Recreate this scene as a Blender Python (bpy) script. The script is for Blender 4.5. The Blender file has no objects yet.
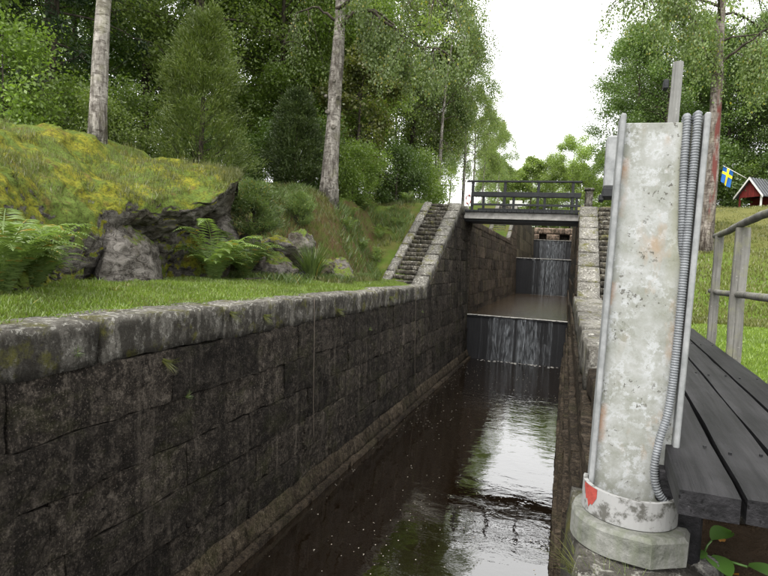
import bpy, math, random
import numpy as np
from mathutils import Matrix, Vector
R = math.radians
sc = bpy.context.scene
COL = sc.collection
rng = np.random.default_rng(7)
random.seed(7)

# ------------------------------------------------------------------ camera, sky, sun, exposure
CAM_Z = 4.2                       # lower water is z = 0, the canal runs along +Y
cam = bpy.data.objects.new('camera', bpy.data.cameras.new('camera'))
COL.objects.link(cam)
cam.data.sensor_width = 36.0
cam.data.lens = 36.0 * 560 / 768
cam.data.clip_start = 0.05
cam.data.clip_end = 1500
cam.matrix_world = (Matrix.Translation((0, 0, CAM_Z)) @ Matrix.Rotation(R(17.97), 4, 'Z')
                    @ Matrix.Rotation(R(90 - 2.71), 4, 'X') @ Matrix.Rotation(R(3.0), 4, 'Z'))
sc.camera = cam

world = bpy.data.worlds.new('World')
sc.world = world
world.use_nodes = True
wn, wl = world.node_tree.nodes, world.node_tree.links
wn.clear()
sky = wn.new('ShaderNodeTexSky'); sky.sky_type = 'NISHITA'; sky.sun_disc = False
SUN_EL, SUN_AZ = R(58), R(200)
sky.sun_elevation = SUN_EL; sky.sun_rotation = SUN_AZ
sky.dust_density = 4.0; sky.air_density = 1.0; sky.ozone_density = 1.0
hs = wn.new('ShaderNodeHueSaturation'); hs.inputs['Saturation'].default_value = 0.10
mixw = wn.new('ShaderNodeMix'); mixw.data_type = 'RGBA'; mixw.inputs[0].default_value = 0.55
mixw.inputs[7].default_value = (9.4, 9.4, 9.3, 1)        # the even white of a closed cloud cover
bg = wn.new('ShaderNodeBackground'); bg.inputs[1].default_value = 0.145
wo = wn.new('ShaderNodeOutputWorld')
wl.new(sky.outputs[0], hs.inputs['Color']); wl.new(hs.outputs[0], mixw.inputs[6])
wl.new(mixw.outputs[2], bg.inputs[0]); wl.new(bg.outputs[0], wo.inputs[0])

sun = bpy.data.objects.new('sun', bpy.data.lights.new('sun', 'SUN'))
COL.objects.link(sun)
sun.data.energy = 1.5; sun.data.angle = R(35); sun.data.color = (1.0, 0.97, 0.92)
sun.rotation_euler = (R(90) - SUN_EL, 0, R(180) - SUN_AZ)
sun.location = (20, -20, 60)

sc.view_settings.view_transform = 'Standard'
sc.view_settings.look = 'None'
sc.view_settings.exposure = 1.45
sc.view_settings.gamma = 1.0
sc.view_settings.use_curve_mapping = False
sc.render.engine = 'CYCLES'
sc.cycles.max_bounces = 6
sc.cycles.diffuse_bounces = 3
sc.cycles.glossy_bounces = 3
sc.cycles.transmission_bounces = 3
sc.cycles.transparent_max_bounces = 6
sc.cycles.use_denoising = True
sc.cycles.caustics_reflective = False
sc.cycles.caustics_refractive = False

# ------------------------------------------------------------------ helpers
def _hash(ix, iy, iz):
    n = (ix * 374761393 + iy * 668265263 + iz * 2147483647 * 3 + 1013904223) & 0xFFFFFFFF
    n = ((n ^ (n >> 13)) * 1274126177) & 0xFFFFFFFF
    n = ((n ^ (n >> 15)) * 2246822519) & 0xFFFFFFFF
    return ((n ^ (n >> 16)) & 0xFFFFFF) / float(0xFFFFFF) * 2 - 1

def vnoise(p):
    p = np.asarray(p, float)
    i = np.floor(p).astype(np.int64); f = p - i
    f = f * f * (3 - 2 * f)
    out = 0
    for dx in (0, 1):
        wx = f[..., 0] if dx else 1 - f[..., 0]
        for dy in (0, 1):
            wy = f[..., 1] if dy else 1 - f[..., 1]
            for dz in (0, 1):
                wz = f[..., 2] if dz else 1 - f[..., 2]
                out = out + wx * wy * wz * _hash(i[..., 0] + dx, i[..., 1] + dy, i[..., 2] + dz)
    return out

def fbm(p, oct=4, gain=.5):
    p = np.asarray(p, float); a = 1; s = 0
    for _ in range(oct):
        s = s + a * vnoise(p); p = p * 2.03 + 17.3; a *= gain
    return s

def vec_noise(p, oct=3):
    p = np.asarray(p, float)
    return np.stack([fbm(p + o, oct) for o in (0, 31.7, 73.1)], -1)

def mesh(name, V, F, smooth=False):
    V = np.asarray(V, np.float32).reshape(-1, 3)
    me = bpy.data.meshes.new(name)
    if isinstance(F, np.ndarray):
        nf, k = F.shape
        me.vertices.add(len(V)); me.vertices.foreach_set('co', V.ravel())
        me.loops.add(nf * k); me.loops.foreach_set('vertex_index', F.astype(np.int32).ravel())
        me.polygons.add(nf)
        me.polygons.foreach_set('loop_start', np.arange(0, nf * k, k, dtype=np.int32))
        me.update(calc_edges=True)
    else:
        me.from_pydata([tuple(map(float, v)) for v in V], [], [tuple(f) for f in F])
    me.validate()
    if smooth:
        me.polygons.foreach_set('use_smooth', np.ones(len(me.polygons), bool))
    me.update()
    return me

def add(name, me, mat=None, parent=None, loc=(0, 0, 0), rot=(0, 0, 0), scale=(1, 1, 1)):
    o = bpy.data.objects.new(name, me)
    COL.objects.link(o)
    if mat is not None and me is not None and not me.materials:
        me.materials.append(mat)
    o.location = loc; o.rotation_euler = rot; o.scale = scale
    if parent is not None:
        o.parent = parent
    return o

def tag(o, label=None, cat=None, group=None, kind=None):
    if label: o['label'] = label
    if cat: o['category'] = cat
    if group: o['group'] = group
    if kind: o['kind'] = kind
    return o

def thing(name, label, cat, loc=(0, 0, 0), rotz=0, group=None):
    o = bpy.data.objects.new(name, None)
    COL.objects.link(o)
    o.empty_display_size = .2
    o.location = loc; o.rotation_euler = (0, 0, rotz)
    return tag(o, label, cat, group)

def copy_tree(o, parent=None):
    c = o.copy(); COL.objects.link(c); c.parent = parent
    for ch in list(o.children):
        copy_tree(ch, c)
    return c

def join(parts):
    """parts: list of (V, F list) -> merged"""
    V, F, n = [], [], 0
    for v, f in parts:
        v = np.asarray(v, float).reshape(-1, 3)
        V.append(v)
        F += [tuple(int(i) + n for i in q) for q in f]
        n += len(v)
    return np.concatenate(V), F

def box(x0, x1, y0, y1, z0, z1, b=0.0):
    """box with chamfered edges when b > 0"""
    if b <= 0:
        V = [(x, y, z) for x in (x0, x1) for y in (y0, y1) for z in (z0, z1)]
        return np.array(V, float), [(0, 1, 3, 2), (4, 6, 7, 5), (0, 4, 5, 1), (2, 3, 7, 6), (0, 2, 6, 4), (1, 5, 7, 3)]
    c = np.array([(x0 + x1) / 2, (y0 + y1) / 2, (z0 + z1) / 2])
    h = np.array([x1 - x0, y1 - y0, z1 - z0]) / 2
    idx, V = {}, []
    for sx in (-1, 1):
        for sy in (-1, 1):
            for sz in (-1, 1):
                s = np.array([sx, sy, sz])
                for ax in range(3):
                    e = h - b; e = e.copy(); e[ax] = h[ax]
                    idx[(sx, sy, sz, ax)] = len(V); V.append(c + s * e)
    F = []
    for ax in range(3):
        a1, a2 = [(1, 2), (2, 0), (0, 1)][ax]
        for s in (-1, 1):
            q = []
            for u, v in ((-1, -1), (1, -1), (1, 1), (-1, 1)):
                k = [0, 0, 0]; k[ax] = s; k[a1] = u; k[a2] = v
                q.append(idx[(*k, ax)])
            F.append(tuple(q if s > 0 else q[::-1]))
    for ax in range(3):
        a1, a2 = [(1, 2), (2, 0), (0, 1)][ax]
        for u in (-1, 1):
            for v in (-1, 1):
                k0 = [0, 0, 0]; k0[ax] = -1; k0[a1] = u; k0[a2] = v
                k1 = list(k0); k1[ax] = 1
                q = (idx[(*k0, a1)], idx[(*k1, a1)], idx[(*k1, a2)], idx[(*k0, a2)])
                F.append(q if u * v > 0 else q[::-1])
    for sx in (-1, 1):
        for sy in (-1, 1):
            for sz in (-1, 1):
                q = tuple(idx[(sx, sy, sz, a)] for a in range(3))
                F.append(q if sx * sy * sz > 0 else q[::-1])
    return np.array(V), F

def stone(size, n=(2, 6, 3), amp=.015, rnd=.03, seed=0, freq=3.0, drop=()):
    """rough stone: subdivided box centred on its base-less middle, rounded and displaced"""
    h = np.array(size) / 2
    V, F = [], []
    for ax in range(3):
        a1, a2 = [(1, 2), (2, 0), (0, 1)][ax]
        for s in (-1, 1):
            if (ax, s) in drop: continue
            n1, n2 = n[a1], n[a2]
            u, v = np.meshgrid(np.linspace(-1, 1, n1 + 1), np.linspace(-1, 1, n2 + 1), indexing='ij')
            P = np.zeros((n1 + 1, n2 + 1, 3))
            P[..., ax] = s; P[..., a1] = u; P[..., a2] = v
            P = P.reshape(-1, 3) * h
            o = len(V)
            V += list(P)
            for i in range(n1):
                for j in range(n2):
                    a = o + i * (n2 + 1) + j
                    q = (a, a + n2 + 1, a + n2 + 2, a + 1)
                    F.append(q if s > 0 else q[::-1])
    V = np.array(V)
    inner = np.clip(np.abs(V), 0, h - rnd) * np.sign(V)
    d = V - inner
    L = np.linalg.norm(d, axis=1, keepdims=True)
    V = inner + d / np.maximum(L, 1e-6) * np.minimum(L, rnd)
    V = V + vec_noise(V * freq + seed * 13.7, 3) * amp
    key = {}
    mp = np.zeros(len(V), int); W = []
    for i, v in enumerate(np.round(V, 4)):
        k = tuple(v)
        if k not in key:
            key[k] = len(W); W.append(V[i])
        mp[i] = key[k]
    F2 = []
    for f in F:
        g = []
        for i in f:
            j = int(mp[i])
            if j not in g: g.append(j)
        if len(g) > 2: F2.append(tuple(g))
    return np.array(W), F2

def tube(path, rad, n=8, cap=True, jitter=0, seed=0):
    P = np.asarray(path, float); m = len(P)
    rad = np.broadcast_to(np.asarray(rad, float), (m,))
    T = np.gradient(P, axis=0); T /= np.maximum(np.linalg.norm(T, axis=1, keepdims=True), 1e-9)
    ref = np.array([0, 0, 1.0]) if abs(T[0][2]) < .9 else np.array([1.0, 0, 0])
    A = np.zeros_like(P); a = np.cross(T[0], ref); a /= np.linalg.norm(a)
    for i in range(m):
        a = a - T[i] * (a @ T[i]); a /= max(np.linalg.norm(a), 1e-9); A[i] = a
    B = np.cross(T, A)
    th = np.linspace(0, 2 * np.pi, n, endpoint=False)
    V = P[:, None] + rad[:, None, None] * (np.cos(th)[None, :, None] * A[:, None] + np.sin(th)[None, :, None] * B[:, None])
    if jitter:
        V = V + vec_noise(V * 4 + seed, 2) * jitter
    V = V.reshape(-1, 3)
    F = []
    for i in range(m - 1):
        for j in range(n):
            k = (j + 1) % n
            F.append((i * n + j, i * n + k, (i + 1) * n + k, (i + 1) * n + j))
    if cap:
        F.append(tuple(range(n))[::-1]); F.append(tuple((m - 1) * n + j for j in range(n)))
    return V, F

def extrude_poly(poly, z0, z1):
    """poly list of (x, y) CCW -> prism"""
    n = len(poly)
    V = [(x, y, z0) for x, y in poly] + [(x, y, z1) for x, y in poly]
    F = [tuple(range(n))[::-1], tuple(range(n, 2 * n))]
    for i in range(n):
        k = (i + 1) % n
        F.append((i, k, n + k, n + i))
    return np.array(V, float), F

def catmull(P, n):
    """P (k, d) -> resampled (n, d)"""
    P = np.asarray(P, float); k = len(P)
    t = np.linspace(0, k - 1, n); i = np.minimum(t.astype(int), k - 2); f = (t - i)[:, None]
    g = lambda j: P[np.clip(j, 0, k - 1)]
    p0, p1, p2, p3 = g(i - 1), g(i), g(i + 1), g(i + 2)
    return .5 * (2 * p1 + (p2 - p0) * f + (2 * p0 - 5 * p1 + 4 * p2 - p3) * f ** 2 + (3 * p1 - p0 - 3 * p2 + p3) * f ** 3)

def grid_faces(n, m):
    i, j = np.meshgrid(np.arange(n - 1), np.arange(m - 1), indexing='ij')
    a = (i * m + j).ravel()
    return np.stack([a, a + m, a + m + 1, a + 1], 1)

# ------------------------------------------------------------------ material helpers
class NT:
    def __init__(s, name):
        s.m = bpy.data.materials.new(name); s.m.use_nodes = True
        s.t = s.m.node_tree; s.t.nodes.clear()
        s.out = s.n('ShaderNodeOutputMaterial')
        s._pos = None
    def n(s, typ): return s.t.nodes.new(typ)
    def L(s, a, b): s.t.links.new(a, b)
    def pos(s):
        if s._pos is None: s._pos = s.n('ShaderNodeNewGeometry')
        return s._pos.outputs['Position']
    def geo(s, k): s.pos(); return s._pos.outputs[k]
    def obj(s): return s.n('ShaderNodeTexCoord').outputs['Object']
    def setin(s, sock, v):
        if isinstance(v, (int, float)): sock.default_value = v
        elif isinstance(v, (tuple, list)):
            sock.default_value = (*v, 1) if (len(v) == 3 and sock.type == 'RGBA') else v
        else: s.L(v, sock)
    def scale(s, vec, sc_, rot=None):
        mp = s.n('ShaderNodeMapping'); s.L(vec, mp.inputs[0]); mp.inputs['Scale'].default_value = sc_
        if rot: mp.inputs['Rotation'].default_value = rot
        return mp.outputs[0]
    def noise(s, scale, detail=4, vec=None, rough=.55, dist=0.0):
        k = s.n('ShaderNodeTexNoise'); s.L(vec if vec is not None else s.pos(), k.inputs['Vector'])
        k.inputs['Scale'].default_value = scale; k.inputs['Detail'].default_value = detail
        k.inputs['Roughness'].default_value = rough; k.inputs['Distortion'].default_value = dist
        return k.outputs[0]
    def voro(s, scale, vec=None, feat='F1'):
        k = s.n('ShaderNodeTexVoronoi'); k.feature = feat
        s.L(vec if vec is not None else s.pos(), k.inputs['Vector']); k.inputs['Scale'].default_value = scale
        return k.outputs['Distance']
    def ramp(s, fac, stops):
        k = s.n('ShaderNodeValToRGB'); s.L(fac, k.inputs[0])
        e = k.color_ramp.elements
        while len(e) < len(stops): e.new(.5)
        for i, (p, c) in enumerate(stops):
            e[i].position = p
            e[i].color = (c, c, c, 1) if isinstance(c, (int, float)) else (*c, 1)
        return k.outputs[0]
    def mix(s, fac, a, b, mode='MIX'):
        k = s.n('ShaderNodeMix'); k.data_type = 'RGBA'; k.blend_type = mode
        s.setin(k.inputs[0], fac); s.setin(k.inputs[6], a); s.setin(k.inputs[7], b)
        return k.outputs[2]
    def math(s, op, a, b=0.0, clamp=False):
        k = s.n('ShaderNodeMath'); k.operation = op; k.use_clamp = clamp
        s.setin(k.inputs[0], a); s.setin(k.inputs[1], b)
        return k.outputs[0]
    def sep(s, vec):
        k = s.n('ShaderNodeSeparateXYZ'); s.L(vec, k.inputs[0]); return k.outputs
    def smooth(s, v, lo, hi):
        k = s.n('ShaderNodeMapRange'); k.interpolation_type = 'SMOOTHSTEP'
        s.setin(k.inputs[0], v); k.inputs[1].default_value = lo; k.inputs[2].default_value = hi
        return k.outputs[0]
    def rand(s): return s.n('ShaderNodeObjectInfo').outputs['Random']
    def bump(s, h, strength=.5, dist=.02, normal=None):
        k = s.n('ShaderNodeBump'); s.L(h, k.inputs['Height'])
        k.inputs['Strength'].default_value = strength; k.inputs['Distance'].default_value = dist
        if normal is not None: s.L(normal, k.inputs['Normal'])
        return k.outputs[0]
    def pbr(s, col, rough=.8, normal=None, spec=.3, metal=0.0):
        p = s.n('ShaderNodeBsdfPrincipled')
        s.setin(p.inputs['Base Color'], col); s.setin(p.inputs['Roughness'], rough)
        p.inputs['Specular IOR Level'].default_value = spec
        s.setin(p.inputs['Metallic'], metal)
        if normal is not None: s.L(normal, p.inputs['Normal'])
        s.L(p.outputs[0], s.out.inputs[0])
        return s.m

def m_wall(name, dark, mid, light, moss=.35, seed=0.0, wet=.55):
    t = NT(name)
    p = t.pos()
    n1 = t.noise(1.7, 9, rough=.75)
    n2 = t.noise(11, 8, rough=.8)
    n3 = t.noise(45, 5, rough=.7)
    st = t.noise(1.0, 7, t.scale(p, (4.5, 4.5, .5)), rough=.7)
    c = t.mix(t.ramp(n1, [(.42, 0), (.58, 1)]), dark, mid)
    c = t.mix(t.math('MULTIPLY', t.ramp(n2, [(.52, 0), (.61, 1)]), .85), c, light)
    c = t.mix(t.math('MULTIPLY', t.ramp(n2, [(.40, 1), (.48, 0)]), .9), c, tuple(x * .35 for x in dark))
    c = t.mix(t.math('MULTIPLY', t.ramp(st, [(.49, 0), (.60, 1)]), .70), c, tuple(x * .40 for x in dark))
    st2 = t.noise(1.0, 6, t.scale(p, (6, 6, .35), (.0, .0, .7)), rough=.65)
    c = t.mix(t.math('MULTIPLY', t.ramp(st2, [(.57, 0), (.66, 1)]), .55), c, light)
    if moss:
        g = t.noise(1.3, 7, t.scale(p, (1, 1, 1.6)), rough=.75)
        c = t.mix(t.math('MULTIPLY', t.ramp(g, [(.52, 0), (.62, 1)]), moss), c, (.055, .058, .018))
    c = t.mix(t.math('MULTIPLY', t.ramp(n3, [(.57, 0), (.63, 1)]), .55), c, tuple(min(.5, x * 1.6) for x in light))
    c = t.mix(t.math('MULTIPLY', t.ramp(n3, [(.38, 1), (.44, 0)]), .7), c, tuple(x * .25 for x in dark))
    v = t.math('MULTIPLY_ADD', t.rand(), .75); v.node.inputs[2].default_value = .55
    c = t.mix(1.0, c, v, 'MULTIPLY')
    hgt = t.math('ADD', t.math('ADD', n1, t.math('MULTIPLY', n2, .9)), t.math('MULTIPLY', n3, .25))
    return t.pbr(c, t.ramp(n1, [(.3, wet + .1), (.7, wet + .35)]), t.bump(hgt, 1.0, .16), .12)

def m_coping(name, base=(.15, .14, .12), dirt=(.032, .028, .023), moss_amt=.9):
    t = NT(name)
    p = t.pos()
    up = t.sep(t.geo('Normal'))[2]
    n1 = t.noise(3.0, 8, rough=.7)
    c = t.mix(t.ramp(n1, [(.33, 0), (.62, 1)]), dirt, base)
    lich = t.noise(17, 7, rough=.72, dist=.4)
    lf = t.math('MULTIPLY_ADD', t.smooth(up, .2, .8), .55); lf.node.inputs[2].default_value = .5
    c = t.mix(t.math('MULTIPLY', t.ramp(lich, [(.53, 0), (.60, 1)]), lf), c, (.36, .35, .31))
    st = t.noise(1.0, 8, t.scale(p, (6, 6, 2.2)), rough=.75)
    side = t.math('SUBTRACT', 1.0, t.smooth(up, .3, .7))
    stf = t.math('MULTIPLY', t.ramp(st, [(.44, 0), (.54, 1)]), t.math('MULTIPLY', side, .85))
    c = t.mix(stf, c, (.022, .019, .014))
    mo = t.noise(2.6, 7, rough=.72)
    mof = t.math('MULTIPLY', t.ramp(mo, [(.54, 0), (.64, 1)]), moss_amt)
    c = t.mix(mof, c, (.085, .082, .016))
    v = t.math('MULTIPLY_ADD', t.rand(), .4); v.node.inputs[2].default_value = .8
    c = t.mix(1.0, c, v, 'MULTIPLY')
    sp = t.noise(60, 4, rough=.7)
    c = t.mix(t.math('MULTIPLY', t.ramp(sp, [(.38, 1), (.45, 0)]), .6), c, (.02, .018, .014))
    hgt = t.math('ADD', t.noise(10, 8, rough=.7), t.math('MULTIPLY', lich, .5))
    return t.pbr(c, .85, t.bump(hgt, .9, .07), .2)

def m_ground(name, grass, dry, brown, y_dry=None):
    t = NT(name)
    p = t.pos()
    n1 = t.noise(.55, 6, rough=.65); n2 = t.noise(3.2, 7, rough=.7); n3 = t.noise(26, 6, rough=.75)
    c = t.mix(t.ramp(n2, [(.35, 0), (.65, 1)]), grass, tuple(x * 1.5 for x in grass))
    fac = t.ramp(n1, [(.46, 0), (.60, 1)])
    if y_dry is not None:
        yy = t.sep(p)[1]
        fac = t.math('ADD', t.math('MULTIPLY', fac, .35), t.smooth(yy, y_dry - 2.5, y_dry + 2.5), True)
    c = t.mix(fac, c, dry)
    slope = t.sep(t.geo('Normal'))[2]
    c = t.mix(t.math('MULTIPLY', t.smooth(slope, .88, .74), t.ramp(n2, [(.38, 0), (.58, 1)])), c, brown)
    c = t.mix(t.math('MULTIPLY', t.ramp(n3, [(.4, 0), (.7, 1)]), .5), c, t.mix(1, c, (.45, .42, .35), 'MULTIPLY'))
    return t.pbr(c, .95, t.bump(t.math('ADD', n3, t.noise(90, 3)), .9, .04), .1)

def m_rock(name='mossy_rock', lo=-.10, hi=.16, k=1.0):
    t = NT(name)
    p = t.pos()
    nz = t.sep(t.geo('Normal'))[2]
    n1 = t.noise(1.1, 7, rough=.68); n2 = t.noise(4.5, 8, rough=.7); n3 = t.noise(22, 6, rough=.75)
    cr = t.noise(2.2, 8, t.scale(p, (1.4, 1.4, 3.2), (.5, .35, 0)), rough=.7, dist=.8)
    rock = t.mix(t.ramp(cr, [(.36, 0), (.62, 1)]), (.020 * k, .016 * k, .012 * k), (.18 * k, .165 * k, .148 * k))
    rock = t.mix(t.math('MULTIPLY', t.ramp(n3, [(.55, 0), (.68, 1)]), .55), rock, (.27, .255, .23))
    rock = t.mix(t.math('MULTIPLY', t.ramp(n1, [(.5, 0), (.66, 1)]), .6), rock, (.055, .040, .022))
    m1 = t.mix(t.ramp(n2, [(.36, 0), (.60, 1)]), (.07, .098, .013), (.20, .19, .020))
    m1 = t.mix(t.ramp(n1, [(.47, 0), (.56, 1)]), m1, (.095, .135, .026))
    m1 = t.mix(t.math('MULTIPLY', t.ramp(t.noise(2.6, 7, rough=.72), [(.55, 0), (.63, 1)]), .7), m1, (.10, .062, .024))
    m1 = t.mix(t.math('MULTIPLY', t.ramp(n3, [(.40, 1), (.52, 0)]), .75), m1, (.045, .045, .012))
    mf = t.math('ADD', nz, t.math('MULTIPLY', t.math('SUBTRACT', n2, .5), 1.7))
    mf = t.math('ADD', mf, t.math('MULTIPLY', t.math('SUBTRACT', n1, .5), 1.6))
    vc = t.noise(1.5, 6, t.scale(p, (1, 1, 1.9), (.5, .7, .2)), rough=.6, dist=1.0)
    rock = t.mix(t.ramp(vc, [(.482, 0), (.5, .85), (.518, 0)]), rock, (.012, .010, .008))
    c = t.mix(t.smooth(mf, lo, hi), rock, m1)
    h = t.math('ADD', t.math('MULTIPLY', cr, 1.0), t.math('MULTIPLY', n3, .35))
    return t.pbr(c, .95, t.bump(t.math('ADD', h, t.math('MULTIPLY', t.noise(70, 3), .15)), 1.0, .07), .12)

def m_leaf(name, a, b, trans=.35, gloss=.04, yellow=None):
    t = NT(name)
    r = t.geo('Random Per Island')
    c = t.mix(r, a, b)
    n = t.noise(.9, 3)
    c = t.mix(t.math('MULTIPLY', t.ramp(n, [(.42, 0), (.62, 1)]), .5), c, tuple(x * .6 for x in a))
    v = t.math('MULTIPLY_ADD', t.rand(), .5); v.node.inputs[2].default_value = .75
    c = t.mix(1.0, c, v, 'MULTIPLY')
    if yellow:
        k = t.math('GREATER_THAN', r, .965)
        c = t.mix(k, c, yellow)
    d = t.n('ShaderNodeBsdfDiffuse'); t.L(c, d.inputs[0])
    tr = t.n('ShaderNodeBsdfTranslucent'); t.L(t.mix(1, c, (1.15, 1.25, .6), 'MULTIPLY'), tr.inputs[0])
    mx = t.n('ShaderNodeMixShader'); mx.inputs[0].default_value = trans
    t.L(d.outputs[0], mx.inputs[1]); t.L(tr.outputs[0], mx.inputs[2])
    g = t.n('ShaderNodeBsdfGlossy'); g.inputs['Roughness'].default_value = .45; g.inputs[0].default_value = (.8, .8, .76, 1)
    m2 = t.n('ShaderNodeMixShader'); m2.inputs[0].default_value = gloss
    t.L(mx.outputs[0], m2.inputs[1]); t.L(g.outputs[0], m2.inputs[2])
    t.L(m2.outputs[0], t.out.inputs[0])
    return t.m

def m_bark(name, base, dark, birch=False, red=None):
    t = NT(name)
    p = t.obj()
    n1 = t.noise(6, 7, t.scale(p, (1, 1, .35)), rough=.7)
    c = t.mix(t.ramp(n1, [(.38, 0), (.62, 1)]), dark, base)
    h = n1
    if birch:
        b = t.noise(1, 6, t.scale(p, (5, 5, 16)), rough=.7)
        c = t.mix(t.math('MULTIPLY', t.ramp(b, [(.52, 0), (.60, 1)]), .85), c, dark)
        cr = t.noise(1, 6, t.scale(p, (16, 16, 2.2)), rough=.7)
        lo = t.math('SUBTRACT', 1.0, t.smooth(t.sep(p)[2], .3, 2.6))
        c = t.mix(t.math('MULTIPLY', t.ramp(cr, [(.47, 0), (.58, 1)]), t.math('ADD', t.math('MULTIPLY', lo, .7), .2)), c, tuple(x * .6 for x in dark))
        ln = t.noise(2.5, 4)
        c = t.mix(t.math('MULTIPLY', t.ramp(ln, [(.55, 0), (.7, 1)]), .5), c, (.17, .165, .10))
        h = t.math('ADD', b, cr)
    if red:
        o = t.sep(t.n('ShaderNodeTexCoord').outputs['Object'])
        band = t.math('MULTIPLY', t.math('MULTIPLY', t.smooth(o[0], -.03, .02), t.smooth(o[0], .17, .12)), t.smooth(o[1], .0, -.08))
        zz = t.math('MULTIPLY', t.smooth(o[2], .9, 1.6), t.smooth(o[2], 5.8, 4.6))
        f = t.math('MULTIPLY', t.math('MULTIPLY', band, zz), t.ramp(t.noise(4, 5, t.scale(p, (1, 1, .3))), [(.44, 0), (.54, 1)]))
        c = t.mix(f, c, red)
    return t.pbr(c, .9, t.bump(h, .8, .03), .15)

def m_plain(name, col, rough=.7, var=.35, scale=8, metal=0.0, spec=.3, bump=.3):
    t = NT(name)
    n = t.noise(scale, 6, rough=.65)
    c = t.mix(t.ramp(n, [(.3, 0), (.7, 1)]), tuple(x * (1 - var) for x in col), tuple(min(1, x * (1 + var)) for x in col))
    return t.pbr(c, rough, t.bump(t.noise(scale * 6, 4), bump, .01), spec, metal)

def m_wood(name, col, dark, rough=.7, axis='y', lichen=None, spec=.3):
    t = NT(name)
    p = t.obj()
    s = {'x': (.7, 14, 14), 'y': (14, .7, 14), 'z': (14, 14, .7)}[axis]
    g = t.noise(1.6, 8, t.scale(p, s), rough=.7)
    c = t.mix(t.ramp(g, [(.35, 0), (.65, 1)]), dark, col)
    n = t.noise(3, 6, rough=.7)
    c = t.mix(t.math('MULTIPLY', t.ramp(n, [(.45, 0), (.65, 1)]), .5), c, tuple(x * .55 for x in dark))
    sp = t.noise(60, 3)
    c = t.mix(t.math('MULTIPLY', t.ramp(sp, [(.68, 0), (.72, 1)]), .5), c, tuple(min(1, x * 2.2) for x in col))
    if lichen:
        l = t.noise(5, 7, rough=.75)
        c = t.mix(t.math('MULTIPLY', t.ramp(l, [(.50, 0), (.62, 1)]), .7), c, lichen)
    ck = t.noise(1.0, 5, t.scale(p, tuple(x * 3 if x > 1 else x for x in s)), rough=.6)
    c = t.mix(t.ramp(ck, [(.33, .85), (.39, 0)]), c, tuple(x * .3 for x in dark))
    v = t.math('MULTIPLY_ADD', t.rand(), .4); v.node.inputs[2].default_value = .8
    c = t.mix(1.0, c, v, 'MULTIPLY')
    return t.pbr(c, rough, t.bump(t.math('ADD', g, ck), .7, .008), spec)

def m_water(name, col, rip=1.0, rough=.015):
    t = NT(name)
    p = t.pos()
    n1 = t.noise(1.0, 4, t.scale(p, (1.6, 2.6, 1)), rough=.55, dist=.5)
    n2 = t.noise(5.5, 3, t.scale(p, (1, 1.5, 1)), rough=.5)
    yy = t.sep(p)[1]
    near = t.smooth(yy, 11, 24)
    h = t.math('ADD', t.math('MULTIPLY', n1, 1.0), t.math('MULTIPLY', n2, t.math('MULTIPLY_ADD', near, 1.3)))
    h.node.inputs[1].links[0].from_node.inputs[1].links[0].from_node.inputs[2].default_value = .05
    nm = t.bump(h, .13 * rip, .05)
    m = t.pbr(col, rough, nm, 1.0)
    t.t.nodes['Principled BSDF'].inputs['IOR'].default_value = 1.85
    return m

MAT = {}
MAT['wall'] = m_wall('lock_wall_stone', (.027, .0215, .0165), (.067, .056, .045), (.16, .136, .11))
MAT['wall2'] = m_wall('upper_wall_stone', (.05, .036, .026), (.115, .084, .06), (.20, .16, .12), moss=.5)
MAT['wall3'] = m_wall('rendered_wall', (.10, .085, .058), (.19, .155, .10), (.24, .20, .14), moss=.6)
MAT['wallr'] = m_wall('right_wall_stone', (.038, .028, .019), (.085, .064, .044), (.16, .125, .09))
MAT['mortar'] = m_wall('wall_joint', (.012, .010, .008), (.03, .026, .02), (.06, .05, .04), moss=.3)
MAT['plinth'] = m_wall('plinth_concrete', (.05, .037, .024), (.11, .085, .058), (.20, .165, .12), moss=.4)
MAT['coping'] = m_coping('coping_granite')
MAT['parapet'] = m_coping('parapet_granite', (.18, .17, .15), (.06, .055, .045), .95)
MAT['step'] = m_coping('step_granite', (.10, .088, .068), (.03, .026, .02), .6)
MAT['band'] = m_coping('pink_granite', (.27, .19, .14), (.12, .08, .055), .2)
MAT['rock'] = m_rock()
MAT['boulder'] = m_rock('bare_rock', .62, .92, 1.1)
MAT['ground'] = m_ground('bank_ground', (.065, .10, .016), (.12, .115, .036), (.105, .068, .036))
MAT['groundr'] = m_ground('meadow_ground', (.08, .125, .018), (.135, .135, .045), (.12, .10, .038), y_dry=21.0)
MAT['soil'] = m_ground('path_soil', (.055, .036, .022), (.075, .052, .032), (.05, .035, .02))
MAT['grass'] = m_leaf('grass_blade', (.105, .16, .022), (.19, .26, .042), .45)
MAT['drygrass'] = m_leaf('dry_grass_blade', (.10, .12, .03), (.18, .175, .055), .4)
MAT['fern'] = m_leaf('fern_leaf', (.10, .15, .045), (.18, .24, .085), .45, yellow=(.25, .19, .05))
MAT['leaf_dark'] = m_leaf('leaf_dark', (.058, .105, .022), (.115, .175, .040), .42)
MAT['leaf_mid'] = m_leaf('leaf_mid', (.115, .18, .032), (.20, .28, .058), .5)
MAT['leaf_light'] = m_leaf('leaf_light', (.155, .22, .05), (.25, .32, .085), .5)
MAT['leaf_birch'] = m_leaf('leaf_birch', (.13, .19, .055), (.22, .29, .095), .5, yellow=(.30, .27, .05))
MAT['leaf_autumn'] = m_leaf('leaf_autumn', (.10, .135, .03), (.19, .185, .052), .45)
MAT['juniper'] = m_leaf('juniper_needle', (.080, .125, .022), (.17, .21, .045), .3)
MAT['juniper_dark'] = m_leaf('juniper_dark_needle', (.032, .056, .014), (.075, .10, .028), .2)
MAT['spruce'] = m_leaf('spruce_needle', (.022, .048, .018), (.045, .085, .028), .15)
MAT['birch'] = m_bark('birch_bark', (.36, .335, .30), (.075, .064, .054), True)
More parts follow.
